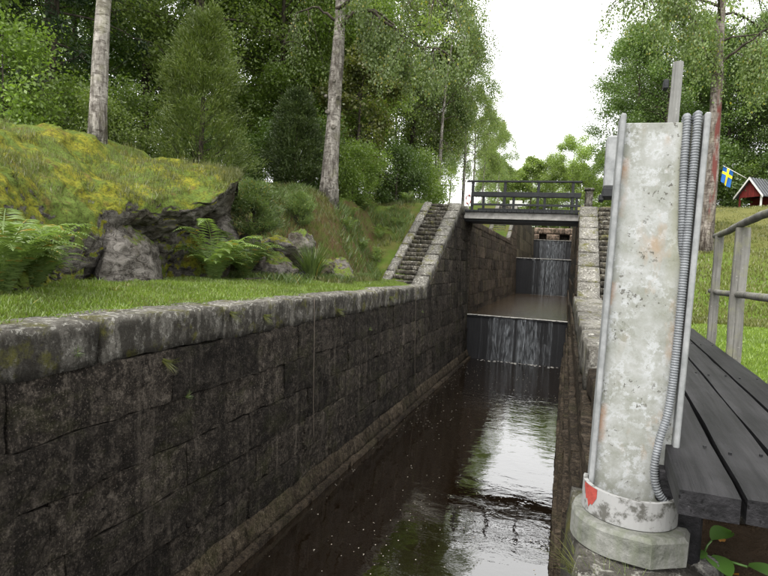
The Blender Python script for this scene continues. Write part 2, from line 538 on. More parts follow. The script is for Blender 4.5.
MAT['birch_red'] = m_bark('birch_bark_red', (.27, .24, .21), (.06, .046, .038), True, red=(.125, .042, .036))
MAT['bark'] = m_bark('tree_bark', (.085, .07, .055), (.02, .017, .013))
MAT['bark_pale'] = m_bark('pale_bark', (.22, .20, .17), (.04, .035, .03))
MAT['black'] = m_plain('black_plastic', (.010, .010, .011), .5, .3, 10)
MAT['bridge'] = m_plain('tarred_wood', (.012, .013, .014), .65, .4, 6)
MAT['girder'] = m_plain('weathered_girder', (.26, .25, .235), .8, .4, 5)
MAT['gate'] = m_wood('wet_gate_wood', (.012, .012, .013), (.004, .004, .005), .6, 'z')
MAT['deck'] = m_wood('dark_deck_wood', (.024, .023, .025), (.006, .006, .0065), .5, 'y', None, .12)
MAT['rail'] = m_wood('grey_rail_wood', (.19, .185, .17), (.08, .076, .066), .8, 'z', lichen=(.16, .16, .10))
MAT['water'] = m_water('canal_water', (.005, .003, .0015))
MAT['water2'] = m_water('upper_water', (.030, .018, .007), 2.0, .16)

# ------------------------------------------------------------------ terrain
YB = [-8, 2, 5, 8.5, 10, 12, 13.5, 15, 16.5, 18, 300]
XBv = [-5.9, -6.2, -6.9, -8.2, -8.4, -8.0, -7.4, -6.9, -6.45, -6.3, -6.3]
DR = [4.5, 4.5, 4.0, 2.6, 1.9, 1.4, 1.6, 1.6, 1.6, 1.8, 1.8]
ZR = [2.7, 2.7, 2.75, 2.75, 2.6, 2.15, 2.2, 2.4, 2.6, 2.85, 2.85]
def g_left(X, Y):
    X, Y = np.asarray(X, float), np.asarray(Y, float)
    d = np.interp(Y, YB, XBv) - X
    dr = np.interp(Y, YB, DR); zr = np.interp(Y, YB, ZR)
    b = np.where(d < .2, 0, np.where(d < dr, zr * np.sin(np.clip((d - .2) / (dr - .2), 0, 1) * 1.35) / math.sin(1.35), zr + .10 * (d - dr)))
    b = np.minimum(b, 6.0 + .02 * np.abs(d))
    a = np.clip((Y - 17.9) * .60, 0, 3.15)
    z = 3.42 + .08 * np.clip((-4.84 - X) / .2, 0, 1) + .06 * np.clip(-4.85 - X, 0, 1.5) + np.maximum(a, b)
    z = z + np.clip((Y - 45.1) * .55, 0, 3.05)
    rough = .03 + .10 * np.clip((d - .3) / 1.0, 0, 1) + .05 * np.clip((Y - 17.5) / 2, 0, 1)
    near = np.clip((-4.95 - X) / .5, 0, 1)
    P = np.stack([X, Y, X * 0], -1)
    return z + near * rough * fbm(P * 1.1, 4) + near * .02 * fbm(P * 5, 2)

def g_right(X, Y):
    X, Y = np.asarray(X, float), np.asarray(Y, float)
    z = 3.22 + np.clip((Y - 15.5) * .36, 0, 2.9) + np.clip((Y - 25) * .085, 0, 1.6) + np.clip((Y - 43.5) * .3, 0, 2.0)
    z = z + np.clip((X - 8) * .05, 0, 2.5)
    zs = 3.10 + np.clip((Y - 18.4) * .57, 0, 3.45) + np.clip((Y - 43.5) * .5, 0, 3.1)
    k = np.clip((X - 2.2) / .5, 0, 1)
    z = zs * (1 - k) + z * k
    P = np.stack([X, Y, X * 0], -1)
    return z + (.05 + .1 * np.clip((Y - 16) / 4, 0, 1)) * fbm(P * .9, 4)

def spacing(a, b, s0, grow, smax):
    out = [a]; s = s0
    while out[-1] < b:
        out.append(out[-1] + s); s = min(smax, s * grow)
    return np.array(out)

ys = np.concatenate([np.arange(-6, 26, .16), spacing(26, 320, .3, 1.05, 8)])
xs = -np.concatenate([np.arange(4.72, 14, .16), spacing(14, 220, .3, 1.06, 8)])
XX, YY = np.meshgrid(xs, ys, indexing='ij')
ZZ = g_left(XX, YY)
me = mesh('ground', np.stack([XX, YY, ZZ], -1), grid_faces(*XX.shape), True)
me.flip_normals()
tag(add('ground', me, MAT['ground']), 'grassy left bank rising to a wooded plateau', 'ground', kind='structure')
xs = np.concatenate([np.arange(.5, 12, .2), spacing(12, 220, .3, 1.06, 8)])
ysr = np.concatenate([np.arange(-6, 26, .2), spacing(26, 320, .3, 1.05, 8)])
XX, YY = np.meshgrid(xs, ysr, indexing='ij')
ZZ = g_right(XX, YY)
me = mesh('ground', np.stack([XX, YY, ZZ], -1), grid_faces(*XX.shape), True)
tag(add('meadow_ground', me, MAT['groundr']), 'mown grass field on the right bank', 'ground', kind='structure')

# water sheets
def sheet(name, x0, x1, y0, y1, z, mat, label):
    me = mesh(name, [(x0, y0, z), (x1, y0, z), (x1, y1, z), (x0, y1, z)], [(0, 1, 2, 3)])
    return tag(add(name, me, MAT[mat]), label, 'water', kind='structure')
sheet('water', -4.6, .8, -8, 25.75, 0, 'water', 'dark brown water in the lowest lock chamber')
sheet('water', -4.9, .8, 25.6, 51.3, 2.0, 'water2', 'brown water in the middle lock chamber')
sheet('water', -5.0, .8, 51.1, 77.6, 5.15, 'water2', 'water in the upper lock chamber')
sheet('water', -5.0, .8, 78.4, 320, 8.15, 'water2', 'canal reach above the locks')

# ------------------------------------------------------------------ stone walls
def XL(z): return -4.12 - .045 * z
def XR(z): return .03 + .072 * min(z, 3.5) + .012 * max(0, z - 3.5)

def clip_poly(poly, f):
    """keep the part of a (y, z) polygon where z <= f(y), f linear pieces handled by sampling its ends"""
    out = []
    n = len(poly)
    for i in range(n):
        a, b = poly[i], poly[(i + 1) % n]
        da, db = f(a[0]) - a[1], f(b[0]) - b[1]
        if da >= 0: out.append(a)
        if da * db < 0:
            t = da / (da - db); out.append((a[0] + t * (b[0] - a[0]), a[1] + t * (b[1] - a[1])))
    return out

_block_cache = {}
def rect_block(L, H, D, amp, v):
    k = (round(L, 1), round(H, 2), round(D, 2), v, amp)
    if k not in _block_cache:
        V, F = stone((D, k[0], k[1]), (1, 12, 6), amp, .016, v * 3.1 + k[0], 5.5, drop=((0, -1),))
        _block_cache[k] = mesh('wall_block', V, F, False)
    return _block_cache[k], k[0]

def build_wall(parent, side, y0, y1, courses, top, mat, xf, blen=(.9, 1.7), amp=.02, rs=1):
    """side=+1: face looks to +X (left wall), -1: face looks to -X"""
    r = random.Random(rs)
    for ci in range(len(courses) - 1):
        zb, zt = courses[ci], courses[ci + 1]
        y = y0 - r.uniform(0, .8)
        while y < y1:
            l = round(r.uniform(*blen), 1)
            a, b = max(y, y0), min(y + l, y1)
            y += l
            if b - a < .15: continue
            ha, hb = top(a + .001), top(b - .001)
            if max(ha, hb) < zb + .06: continue
            full = min(ha, hb) >= zt - .001
            zm = (zb + zt) / 2
            x = xf(zm) + side * r.uniform(-.012, .014)
            tilt = -math.atan(.045) if side > 0 else math.atan(.06)
            if full:
                me_, L = rect_block(b - a, zt - zb, .3, amp, r.randrange(4))
                o = add('wall_block', me_, mat, parent, (x - side * .15, (a + b) / 2, zm),
                        (0, tilt, 0 if side > 0 else math.pi), (1, (b - a - .004) / L, (zt - zb - .002) / (round(zt - zb, 2))))
                if o.data.materials[0] is not mat:
                    o.material_slots[0].link = 'OBJECT'; o.material_slots[0].material = mat
            else:
                pl = clip_poly([(a + .008, zb + .007), (b - .008, zb + .007), (b - .008, zt - .007), (a + .008, zt - .007)], top)
                if len(pl) < 3: continue
                n = len(pl)
                cy = sum(p[0] for p in pl) / n; cz = sum(p[1] for p in pl) / n
                fr = [(xf(cz + (p[1] - cz) * .93), cy + (p[0] - cy) * .95, cz + (p[1] - cz) * .93) for p in pl]
                V = [(xf(p[1]) - side * .02, p[0], p[1]) for p in pl] + fr + [(xf(p[1]) - side * .28, p[0], p[1]) for p in pl]
                F = []
                for i in range(n):
                    k = (i + 1) % n
                    q1, q2 = (i, k, n + k, n + i), (2 * n + i, 2 * n + k, k, i)
                    F += [q1, q2] if side > 0 else [q1[::-1], q2[::-1]]
                f = tuple(range(n, 2 * n)); F.append(f if side > 0 else f[::-1])
                add('wall_block', mesh('wall_block', V, F), mat, parent)
    # dark joint bed behind the blocks
    yy = np.arange(y0, y1 + .01, .5)
    V, n = [], len(yy)
    for q in yy:
        V.append((xf(courses[0]) - side * .05, q, courses[0])); V.append((xf(top(q)) - side * .05, q, min(top(q), courses[-1])))
    F = [(2 * i, 2 * i + 2, 2 * i + 3, 2 * i + 1) for i in range(n - 1)]
    if side < 0: F = [f[::-1] for f in F]
    add('joint_bed', mesh('joint_bed', V, F), MAT['mortar'], parent)

def coping_run(parent, side, y0, y1, ztop, h, depth, mat, xf, lens=(1.3, 2.1), rs=3, over=.0, amp=.018):
    r = random.Random(rs)
    y = y0
    while y < y1 - .05:
        l = min(r.uniform(*lens), y1 - y)
        if y1 - y - l < .5: l = y1 - y
        V, F = stone((depth, l - .026, h), (4, 10, 4), amp, .024, r.random() * 40, 3.5)
        x = xf(ztop) + side * over
        add('coping_stone', mesh('coping_stone', V, F, True), mat, parent, (x - side * depth / 2, y + l / 2, ztop - h / 2 + r.uniform(-.012, .012)), (0, 0, r.uniform(-.006, .006)))
        y += l

def stair_line(y0, z0, y1, z1):
    return lambda y: z0 if y <= y0 else (z1 if y >= y1 else z0 + (z1 - z0) * (y - y0) / (y1 - y0))

C1 = [-.25, .36, .84, 1.36, 1.90, 2.46, 3.06]
# --- left wall of the lowest chamber
wl1 = thing('lock_wall', 'long dark damp granite wall left of the water in the lowest lock chamber', 'wall', (0, 0, 0))
build_wall(wl1, 1, .6, 17.75, C1, lambda y: 3.06, MAT['wall'], XL, (1.2, 2.1), .022, 11)
coping_run(wl1, 1, .6, 17.75, 3.5, .45, .62, MAT['coping'], XL, rs=5, over=.03, amp=.022)
r_ = random.Random(4)
y = .6
while y < 25.6:                    # plinth stones at the water
    l = r_.uniform(1.1, 1.9); l = min(l, 25.6 - y)
    if l < .2: break
    V, F = stone((.20, l - .006, .36), (2, 9, 3), .02, .014, y, 4)
    add('plinth_stone', mesh('plinth_stone', V, F, True), MAT['plinth'], wl1, (-4.16, y + l / 2, .19), (0, -.32, 0))
    V, F = stone((.26, l - .006, .2), (2, 9, 1), .016, .012, y + 9, 4)
    add('ledge_stone', mesh('ledge_stone', V, F, True), MAT['wallr'], wl1, (-4.05, y + l / 2 + .4, -.015), (0, 0, 0))
    y += l
# upper part of that wall, rising with the stair up to the bridge
S1 = stair_line(17.75, 3.2, 23.2, 6.48)
wl1b = thing('lock_wall', 'dark stone wall rising beside the left stair up to the footbridge', 'wall')
C2 = C1[1:] + [3.5, 3.95, 4.4, 4.85, 5.3, 5.75, 6.2, 6.6]
build_wall(wl1b, 1, 17.75, 25.7, C2, S1, MAT['wall'], XL, (.7, 1.3), .02, 21)
# wall end return at the weir
V, F = box(-4.9, XL(2.0) - .02, 25.45, 25.7, -.3, 6.5)
add('return_block', mesh('return_block', V, F), MAT['wall'], wl1b)

# --- left stair with parapets
def parapet(parent, x0, x1, ya, za, yb, zb, n, mat, rs=0, thick=.36):
    r = random.Random(rs)
    ang = math.atan2(zb - za, yb - ya); Lt = math.hypot(zb - za, yb - ya)
    for i in range(n):
        s0, s1 = Lt * i / n, Lt * (i + 1) / n
        V, F = stone((x1 - x0, s1 - s0 - .015, thick), (3, 7, 2), .012, .03, r.random() * 50, 4)
        s = (s0 + s1) / 2
        add('parapet_stone', mesh('parapet_stone', V, F, True), mat, parent,
            ((x0 + x1) / 2, ya + math.cos(ang) * s + math.sin(ang) * thick / 2, za + math.sin(ang) * s - math.cos(ang) * thick / 2), (ang, 0, 0))

def steps(parent, x0, x1, ya, za, yb, zb, n, mat, rs=0):
    r = random.Random(rs)
    dy, dz = (yb - ya) / n, (zb - za) / n
    for i in range(n):
        x = x0; ns = r.choice((1, 2, 2)); cuts = sorted([x0, x1] + [x0 + (x1 - x0) * r.uniform(.3, .7) for _ in range(ns - 1)])
        for a, b in zip(cuts, cuts[1:]):
            V, F = stone((b - a - .012, dy + .14, dz - .01), (4, 2, 2), .016, .018, r.random() * 60, 5)
            add('step_stone', mesh('step_stone', V, F, True), mat, parent, ((a + b) / 2, ya + dy * (i + .5) + .05, za + dz * (i + .5) + r.uniform(-.012, .012)))

st1 = thing('stone_stair', 'mossy stone stair with pale parapets climbing left of the canal to the footbridge', 'stair', (-5.3, 17.6, 3.5))
st1.location = (0, 0, 0)
parapet(st1, -4.84, -4.34, 17.6, 3.42, 23.3, 6.80, 9, MAT['parapet'], 1, .42)
parapet(st1, -5.86, -5.54, 17.4, 3.44, 23.0, 6.80, 7, MAT['parapet'], 2, .34)
steps(st1, -5.55, -4.83, 17.75, 3.46, 23.2, 6.72, 20, MAT['step'], 3)
V, F = stone((.58, 2.5, .4), (3, 6, 2), .015, .04, 2, 4)
add('landing_stone', mesh('landing_stone', V, F, True), MAT['parapet'], st1, (-4.66, 24.5, 6.6))

# --- middle chamber, left wall
S2 = stair_line(45.2, 6.4, 50.4, 9.6)
wl2 = thing('lock_wall', 'reddish brown block wall left of the middle lock chamber behind the footbridge', 'wall')
build_wall(wl2, 1, 26.0, 51.3, [1.6, 2.25, 2.85, 3.45, 4.05, 4.65, 5.25, 5.8, 6.1, 6.7, 7.3, 7.9, 8.5, 9.1, 9.7], lambda y: S2(y) - (.3 if y < 45.2 else 0), MAT['wall2'], XL, (1.2, 2.2), .02, 31)
coping_run(wl2, 1, 26.0, 45.2, 6.42, .34, .6, MAT['wall2'], XL, (1.8, 2.6), 8, .04)
st2 = thing('stone_stair', 'distant pale stone stair seen under the footbridge beside the middle chamber', 'stair')
parapet(st2, -4.98, -4.45, 45.0, 6.35, 50.5, 9.8, 4, MAT['parapet'], 11, .4)
parapet(st2, -6.3, -5.95, 44.8, 6.45, 50.2, 9.8, 4, MAT['parapet'], 12, .34)
steps(st2, -5.96, -4.98, 45.2, 6.5, 50.4, 9.75, 16, MAT['step'], 13)
wl3 = thing('lock_wall', 'smooth tan wall left of the uppermost lock chamber', 'wall')
build_wall(wl3, 1, 51.4, 78.5, [4.8, 6.0, 7.2, 8.4, 9.6], lambda y: 9.6, MAT['wall3'], XL, (2.5, 4.5), .012, 41)
# --- right walls
wr1 = thing('lock_wall', 'brown streaked stone wall along the right side of the lowest chamber', 'wall')
build_wall(wr1, -1, 6.1, 17.75, [-.25, .45, 1.1, 1.75, 2.35, 2.95], lambda y: 2.95, MAT['wallr'], XR, (1.2, 2.2), .02, 51)
build_wall(wr1, -1, -1.0, 6.1, [-.25, .45, 1.1, 1.75, 2.35, 3.0], lambda y: 3.0, MAT['wallr'], XR, (1.2, 2.2), .02, 52)
coping_run(wr1, -1, -.5, 6.08, 3.23, .22, .34, MAT['wallr'], XR, (.9, 1.4), 19, .0, .02)
coping_run(wr1, -1, 6.1, 17.75, 3.45, .5, .75, MAT['parapet'], XR, (1.5, 2.2), 9, .03, .03)
wr1b = thing('lock_wall', 'stone wall rising beside the right stair up to the footbridge', 'wall')
S1r = stair_line(17.75, 3.1, 23.6, 6.4)
build_wall(wr1b, -1, 17.75, 25.7, [-.25, .45, 1.1, 1.75, 2.35, 2.95, 3.45, 3.95, 4.45, 4.95, 5.45, 5.95, 6.5], S1r, MAT['wallr'], XR, (.8, 1.5), .02, 61)
st3 = thing('stone_stair', 'narrow stone stair with lichen covered parapet on the right beneath the bridge end', 'stair')
parapet(st3, .33, 1.0, 17.7, 3.42, 23.8, 6.82, 7, MAT['parapet'], 21, .42)
steps(st3, 1.0, 1.95, 17.9, 3.35, 23.7, 6.75, 17, MAT['step'], 23)
parapet(st3, 1.95, 2.35, 17.7, 3.42, 23.6, 6.8, 6, MAT['parapet'], 22, .36)
V, F = stone((.68, 2.2, .4), (3, 6, 2), .015, .04, 5, 4)
add('landing_stone', mesh('landing_stone', V, F, True), MAT['parapet'], st3, (.67, 24.9, 6.58))
wr2 = thing('lock_wall', 'stone wall right of the middle lock chamber under the bridge', 'wall')
build_wall(wr2, -1, 26.0, 51.3, [1.6, 2.6, 3.6, 4.6, 5.6, 6.5], lambda y: 6.5, MAT['wallr'], XR, (1.6, 2.8), .02, 71)
wr3 = thing('lock_wall', 'stone wall right of the uppermost lock chamber', 'wall')
build_wall(wr3, -1, 51.4, 78.5, [4.8, 6.0, 7.2, 8.4, 9.6], lambda y: 9.6, MAT['wallr'], XR, (2.5, 4.5), .015, 81)

# ------------------------------------------------------------------ weir gates and falling water
MAT['fall'] = None
t = NT('falling_water')
d = t.n('ShaderNodeBsdfDiffuse'); d.inputs[0].default_value = (.62, .66, .70, 1)
tr = t.n('ShaderNodeBsdfTransparent')
mx = t.n('ShaderNodeMixShader')
nn = t.noise(1.0, 5, t.scale(t.pos(), (14, 14, 2.6)), rough=.75)
t.L(t.ramp(nn, [(.42, .0), (.72, .13)]), mx.inputs[0])
t.L(tr.outputs[0], mx.inputs[1]); t.L(d.outputs[0], mx.inputs[2]); t.L(mx.outputs[0], t.out.inputs[0])
MAT['fall'] = t.m
MAT['foam'] = m_plain('foam', (.50, .48, .44), .9, .2, 20)
MAT['speck'] = m_plain('foam_speck', (.26, .24, .20), .9, .4, 6)

def gate(y, x0, x1, z0, z1, label, flabel, seed, dens, centre, spread):
    g = thing('lock_gate', label, 'lock gate')
    r = random.Random(seed)
    x = x0
    while x < x1 - .05:
        w = min(.24 + r.uniform(-.02, .03), x1 - x)
        V, F = box(x + .001, x + w - .001, y + r.uniform(0, .006), y + .13, z0, z1 - .1 + r.uniform(-.01, .01), .0015)
        add('plank', mesh('plank', V, F), MAT['gate'], g); x += w
    V, F = box(x0, x1, y + .145, y + .2, z0, z1 - .11); add('backing_board', mesh('backing_board', V, F), MAT['gate'], g)
    V, F = box(x0 - .02, x1 + .02, y - .05, y + .2, z1 - .1, z1 + .015, .02)
    add('top_beam', mesh('top_beam', V, F), MAT['gate'], g)
    # strands of water
    parts = []
    for k in range(dens):
        cx = r.gauss(centre, spread); w = r.choice((.02, .03, .05, .12, .2)) * r.uniform(.6, 1.3)
        if cx < x0 + .1 or cx > x1 - .1: continue
        zt = z1 + .02 - (0 if r.random() < .7 else r.uniform(0, 1.2)); zb = z0
        n = 7; V = []
        off = .07 + r.uniform(0, .09); ph = r.uniform(0, 6)
        for i in range(n + 1):
            f = i / n; z = zt + (zb - zt) * f
            wob = .015 * math.sin(ph + f * 7)
            yy = y - .03 - off * math.sqrt(f)
            V += [(cx - w / 2 + wob, yy, z), (cx + wob, yy - .012, z), (cx + w / 2 + wob, yy, z)]
        F = []
        for i in range(n):
            a = 3 * i
            F += [(a, a + 1, a + 4, a + 3), (a + 1, a + 2, a + 5, a + 4)]
        parts.append((V, F))
    V, F = join(parts)
    tag(add('waterfall', mesh('waterfall', V, F, True), MAT['fall']), flabel, 'waterfall')
    # foam line at lip and foot
    parts = []
    for k in range(70):
        cx = r.gauss(centre, spread * 1.3)
        if cx < x0 + .3 or cx > x1 - .3: continue
        yy = y - .12 - abs(r.gauss(0, .16)); rr = r.uniform(.01, .045); zz = {1: 0, 2: 2.0, 3: 5.15}[seed] + .006; a0 = r.random() * 6
        parts.append(([(cx + 1.8 * rr * r.uniform(.6, 1.2) * math.cos(a0 + j * 1.047), yy + rr * math.sin(a0 + j * 1.047), zz) for j in range(6)], [(0, 1, 2, 3, 4, 5)]))
    V, F = join(parts)
    tag(add('splash_foam', mesh('splash_foam', V, F), MAT['foam']), {1: 'foam at the foot of the nearest fall', 2: 'foam at the foot of the second fall under the bridge', 3: 'foam at the foot of the farthest fall'}[seed], 'foam', kind='stuff')
    parts = []
    for k in range(60):
        cx = x0 + (x1 - x0) * (k + r.random()) / 60
        h = r.uniform(.008, .03)
        parts.append(box(cx - .05, cx + .05, y - .075 - r.uniform(0, .03), y - .052, z1 + .012 - h, z1 + .026, .004))
    V, F = join(parts)
    tag(add('foam_lip', mesh('foam_lip', V, F), MAT['foam'], g), kind='stuff')
gate(25.5, -4.34, .26, -.3, 2.0, 'dark wet plank gate holding back the middle chamber, nearest of three', 'thin white water strands falling over the nearest dark gate', 1, 75, -1.8, .75)
gate(51.0, -4.5, .42, 1.6, 5.15, 'dark wet plank gate of the second lock step under the bridge', 'water strands spilling over the second gate under the bridge', 2, 75, -1.2, .7)
gate(77.5, -4.62, .5, 4.8, 8.15, 'small dark plank gate of the farthest lock step', 'bright water spilling over the farthest gate', 3, 150, -2.3, 1.2)
# stone band above the farthest gate
bandw = thing('culvert_wall', 'pinkish stone parapet wall with two dark openings above the farthest gate', 'wall')
xx = -4.6
for l in (1.25, 1.6, 1.1, 1.25):
    V, F = stone((l - .02, .5, .85), (4, 2, 3), .02, .03, l, 3)
    add('wall_block', mesh('wall_block', V, F, True), MAT['band'], bandw, (xx + l / 2, 79.2, 9.45)); xx += l
for l, x0 in ((.7, -4.6), (1.7, -2.95), (.55, .05)):
    V, F = stone((l, .5, .85), (3, 2, 3), .02, .03, l + 3, 3)
    add('wall_block', mesh('wall_block', V, F, True), MAT['band'], bandw, (x0 + l / 2, 79.22, 8.6))
V, F = box(-4.6, .6, 79.5, 79.7, 8.0, 9.8); add('backing', mesh('backing', V, F), MAT['mortar'], bandw)
me = mesh('ground', [(-5.2, 79.4, 9.9), (1.2, 79.4, 9.9), (1.2, 84, 10.1), (-5.2, 84, 10.1)], [(0, 1, 2, 3)])
tag(add('ground', me, MAT['ground']), 'grass crossing above the farthest gate', 'ground', kind='structure')
fr = thing('timber_rail', 'low pale timber rail on the grass above the farthest gate', 'railing')
for x in (-4.4, -2.9, -1.4, .1):
    V, F = box(x, x + .12, 81, 81.12, 9.9, 10.75, .01); add('post', mesh('post', V, F), MAT['rail'], fr)
V, F = box(-4.6, .4, 80.95, 81.0, 10.6, 10.78, .01); add('rail', mesh('rail', V, F), MAT['rail'], fr)

# foam specks drifting on the lowest water
parts = []
for k in range(1000):
    yy = 3 + 21 * random.random() ** 1.3; xx = -4.0 + 3.95 * random.random() ** 1.25
    rr = random.uniform(.003, .008) * (1 + .05 * yy)
    if fbm(np.array([xx * .9, yy * .5, 3.0]), 3) < -.05 and random.random() < .75: continue
    a0 = random.random() * 6
    parts.append(([(xx + rr * random.uniform(.6, 1.2) * math.cos(a0 + j * 1.2566), yy + 1.4 * rr * math.sin(a0 + j * 1.2566), .004) for j in range(5)], [(0, 1, 2, 3, 4)]))
V, F = join(parts)
tag(add('foam_specks', mesh('foam_specks', V, F), MAT['speck']), 'pale foam specks drifting on the dark water', 'foam', kind='stuff')

# ------------------------------------------------------------------ footbridge
br = thing('footbridge', 'black timber footbridge with railings spanning the lock between the stairs', 'bridge', (0, 0, 0))
ZD = 6.66
BX0, BX1 = -4.5, .40
for yy in (24.35, 26.1):
    V, F = box(BX0, BX1, yy, yy + .16, ZD - .40, ZD - .12, .01); add('girder', mesh('girder', V, F), MAT['girder'] if yy < 25 else MAT['bridge'], br)
V, F = box(BX0, BX1, 24.52, 26.08, ZD - .50, ZD - .36, .01); add('underside_beam', mesh('underside_beam', V, F), MAT['bridge'], br)
x = BX0
while x < BX1 - .1:
    V, F = box(x, x + .165, 24.22, 26.4, ZD - .115, ZD - .03 + random.uniform(-.006, .006), .006)
    add('plank', mesh('plank', V, F), MAT['bridge'], br); x += .178
for yy, x0, n, top in ((24.26, -4.14, 4, 1.16), (26.28, -3.95, 4, .78)):
    for i in range(n):
        px = x0 + i * 1.37
        V, F = box(px, px + .11, yy, yy + .11, ZD - .11, ZD + top, .008); add('rail_post', mesh('rail_post', V, F), MAT['bridge'], br)
    V, F = box(-4.34, .36, yy - .03, yy + .14, ZD + top, ZD + top + .07, .008); add('top_rail', mesh('top_rail', V, F), MAT['bridge'], br)
    if top > 1:
        V, F = box(-4.14, .36, yy - .035, yy - .002, ZD + .56, ZD + .74, .006); add('mid_rail', mesh('mid_rail', V, F), MAT['bridge'], br)
    V, F = box(-4.14, .36, yy - .03, yy - .002, ZD + .16, ZD + .25, .006); add('low_rail', mesh('low_rail', V, F), MAT['bridge'], br)

# ------------------------------------------------------------------ rock outcrop
cols = dict(
    base=[(-5.9, 1.0, 3.35), (-6.45, 5.0, 3.35), (-7.35, 6.7, 3.35), (-8.1, 8.7, 3.35), (-8.2, 10.2, 3.35), (-7.9, 11.5, 3.4)],
    under=[(-6.0, 1.2, 4.0), (-6.65, 5.15, 3.85), (-7.45, 6.8, 3.6), (-8.15, 8.85, 4.25), (-8.25, 10.4, 4.55), (-7.9, 11.8, 4.9)],
    lipu=[(-6.1, 2.0, 4.5), (-6.85, 5.3, 4.35), (-7.3, 6.6, 3.95), (-7.7, 8.35, 4.55), (-7.6, 9.7, 4.85), (-7.1, 10.9, 5.65)],
    lip=[(-6.3, 2.6, 4.95), (-7.15, 5.5, 4.90), (-7.6, 6.9, 4.85), (-7.63, 8.3, 4.98), (-7.45, 9.6, 5.14), (-6.98, 10.8, 5.82)],
    mid=[(-7.8, 4.0, 5.6), (-8.5, 6.4, 5.62), (-8.7, 7.6, 5.65), (-8.5, 9.0, 5.62), (-7.95, 10.1, 5.68), (-7.08, 11.0, 5.93)],
    ridge=[(-10.6, 6.4, 6.45), (-10.49, 8.0, 6.44), (-10.12, 9.0, 6.56), (-9.62, 10.35, 6.46), (-8.58, 11.0, 6.28), (-7.3, 11.3, 6.0)],
    back=[(-12.2, 7.6, 6.3), (-12.1, 9.2, 6.3), (-11.6, 10.4, 6.3), (-10.8, 11.8, 6.2), (-9.4, 12.2, 5.7), (-7.9, 12.3, 5.2)])
rows = [catmull(cols[k], 190) for k in ('base', 'under', 'lipu', 'lip', 'mid', 'ridge', 'back')]
P = np.stack([catmull(np.stack([r[i] for r in rows]), 130) for i in range(190)])
n1 = vec_noise(P * .9, 4) * .16
n2 = vec_noise(P * 3.1, 3) * .06 + vec_noise(P * 9, 2) * .018
steep = np.clip(1 - np.linspace(0, 1, 130) / .55, 0, 1)[None, :, None]
endf = np.clip((1 - np.linspace(0, 1, 190)) / .10, .25, 1)[:, None, None]
n1, n2, steep = n1 * endf, n2 * endf, steep * endf
crack = np.abs(fbm(P * np.array([1.6, 1.6, 2.6]), 4))[..., None]
P = P + n1 + n2 - np.array([1, -.6, 0]) * (.16 * (1 - np.clip(crack * 5, 0, 1)) * steep) + np.array([1, -.4, 0]) * steep * np.round(fbm(P * 1.3 + 5, 2) * 3)[..., None] * .07
me = mesh('rock_outcrop', P, grid_faces(190, 130), True); me.flip_normals()
rk = add('rock_outcrop', me, MAT['rock'])
tag(rk, 'large mossy rock outcrop with overhanging grey face along the left bank', 'rock')

def boulder(loc, size, seed, label, rot=0, mat='boulder', tilt=0.0):
    n, m = 44, 64
    g = np.random.default_rng(seed + 50)
    u, v = np.meshgrid(np.linspace(0.001, np.pi - .001, n), np.linspace(0, 2 * np.pi, m), indexing='ij')
    D = np.stack([np.sin(u) * np.cos(v), np.sin(u) * np.sin(v), np.cos(u)], -1)
    N = g.normal(size=(16, 3)); N /= np.linalg.norm(N, axis=1, keepdims=True)
    dk = g.uniform(.72, 1.0, 16)
    dots = np.einsum('ijk,lk->ijl', D, N)
    rr = np.where(dots > .05, dk / np.maximum(dots, .05), 9.0)
    k_ = 14.0
    rad = np.minimum((rr ** -k_).sum(-1) ** (-1 / k_), 1.35)
    P = D * rad[..., None]
    P = P * (1 + .10 * fbm(P * 2.2 + seed * 9.1, 5)[..., None] - .14 * np.clip(.16 - np.abs(fbm(P * 1.7 + seed, 4)), 0, 1)[..., None] * 3)
    P[:, -1] = P[:, 0]
    me = mesh('boulder', P * np.array(size), grid_faces(n, m), True)
    return tag(add('boulder', me, MAT[mat], None, loc, (0, tilt, rot)), label, 'boulder')
boulder((-7.95, 8.6, 3.7), (.5, 1.5, 1.1), 2, 'bare grey fractured boulder leaning under the mossy overhang', .4)
boulder((-7.3, 13.2, 3.75), (.5, .85, .55), 3, 'grey boulder with mossy top left of the tall grass tuft', .3)
boulder((-7.65, 13.9, 4.35), (.45, .8, .5), 6, 'smaller grey boulder higher up the brown slope below the thick birch', .3)
boulder((-6.7, 15.9, 3.8), (.5, .75, .5), 4, 'dark broken boulder at the foot of the slope nearest the left stair', .5)
boulder((-7.75, 12.6, 4.15), (.4, .7, .55), 7, 'grey boulder embedded in the slope right of the juniper shrub', .9)
boulder((-7.35, 14.6, 4.3), (.35, .6, .5), 8, 'grey stone showing through the slope behind the tall grass tuft', .2)
boulder((-7.0, 15.1, 3.8), (.45, .6, .45), 9, 'broken grey boulder right behind the tall grass tuft', 1.2)
boulder((-8.0, 11.7, 4.6), (.45, .6, .75), 5, 'slanting grey boulder behind the large fern', .2)

# ------------------------------------------------------------------ vegetation builders
def leaf_quads(C, n_rng, size, aspect=.55, up=.35, dirs=None):
    """diamond leaf at every centre C (n,3)"""
    n = len(C)
    A = n_rng.normal(size=(n, 3)) if dirs is None else dirs + n_rng.normal(size=(n, 3)) * .35
    A /= np.linalg.norm(A, axis=1, keepdims=True)
    N = n_rng.normal(size=(n, 3)); N[:, 2] += up * 3
    B = np.cross(N, A); B /= np.maximum(np.linalg.norm(B, axis=1, keepdims=True), 1e-6)
    s = size * n_rng.uniform(.65, 1.3, (n, 1))
    a, b = A * s * .5, B * s * .5 * aspect
    V = np.stack([C - a, C + b, C + a, C - b], 1).reshape(-1, 3)
    return V, np.arange(4 * n).reshape(n, 4)

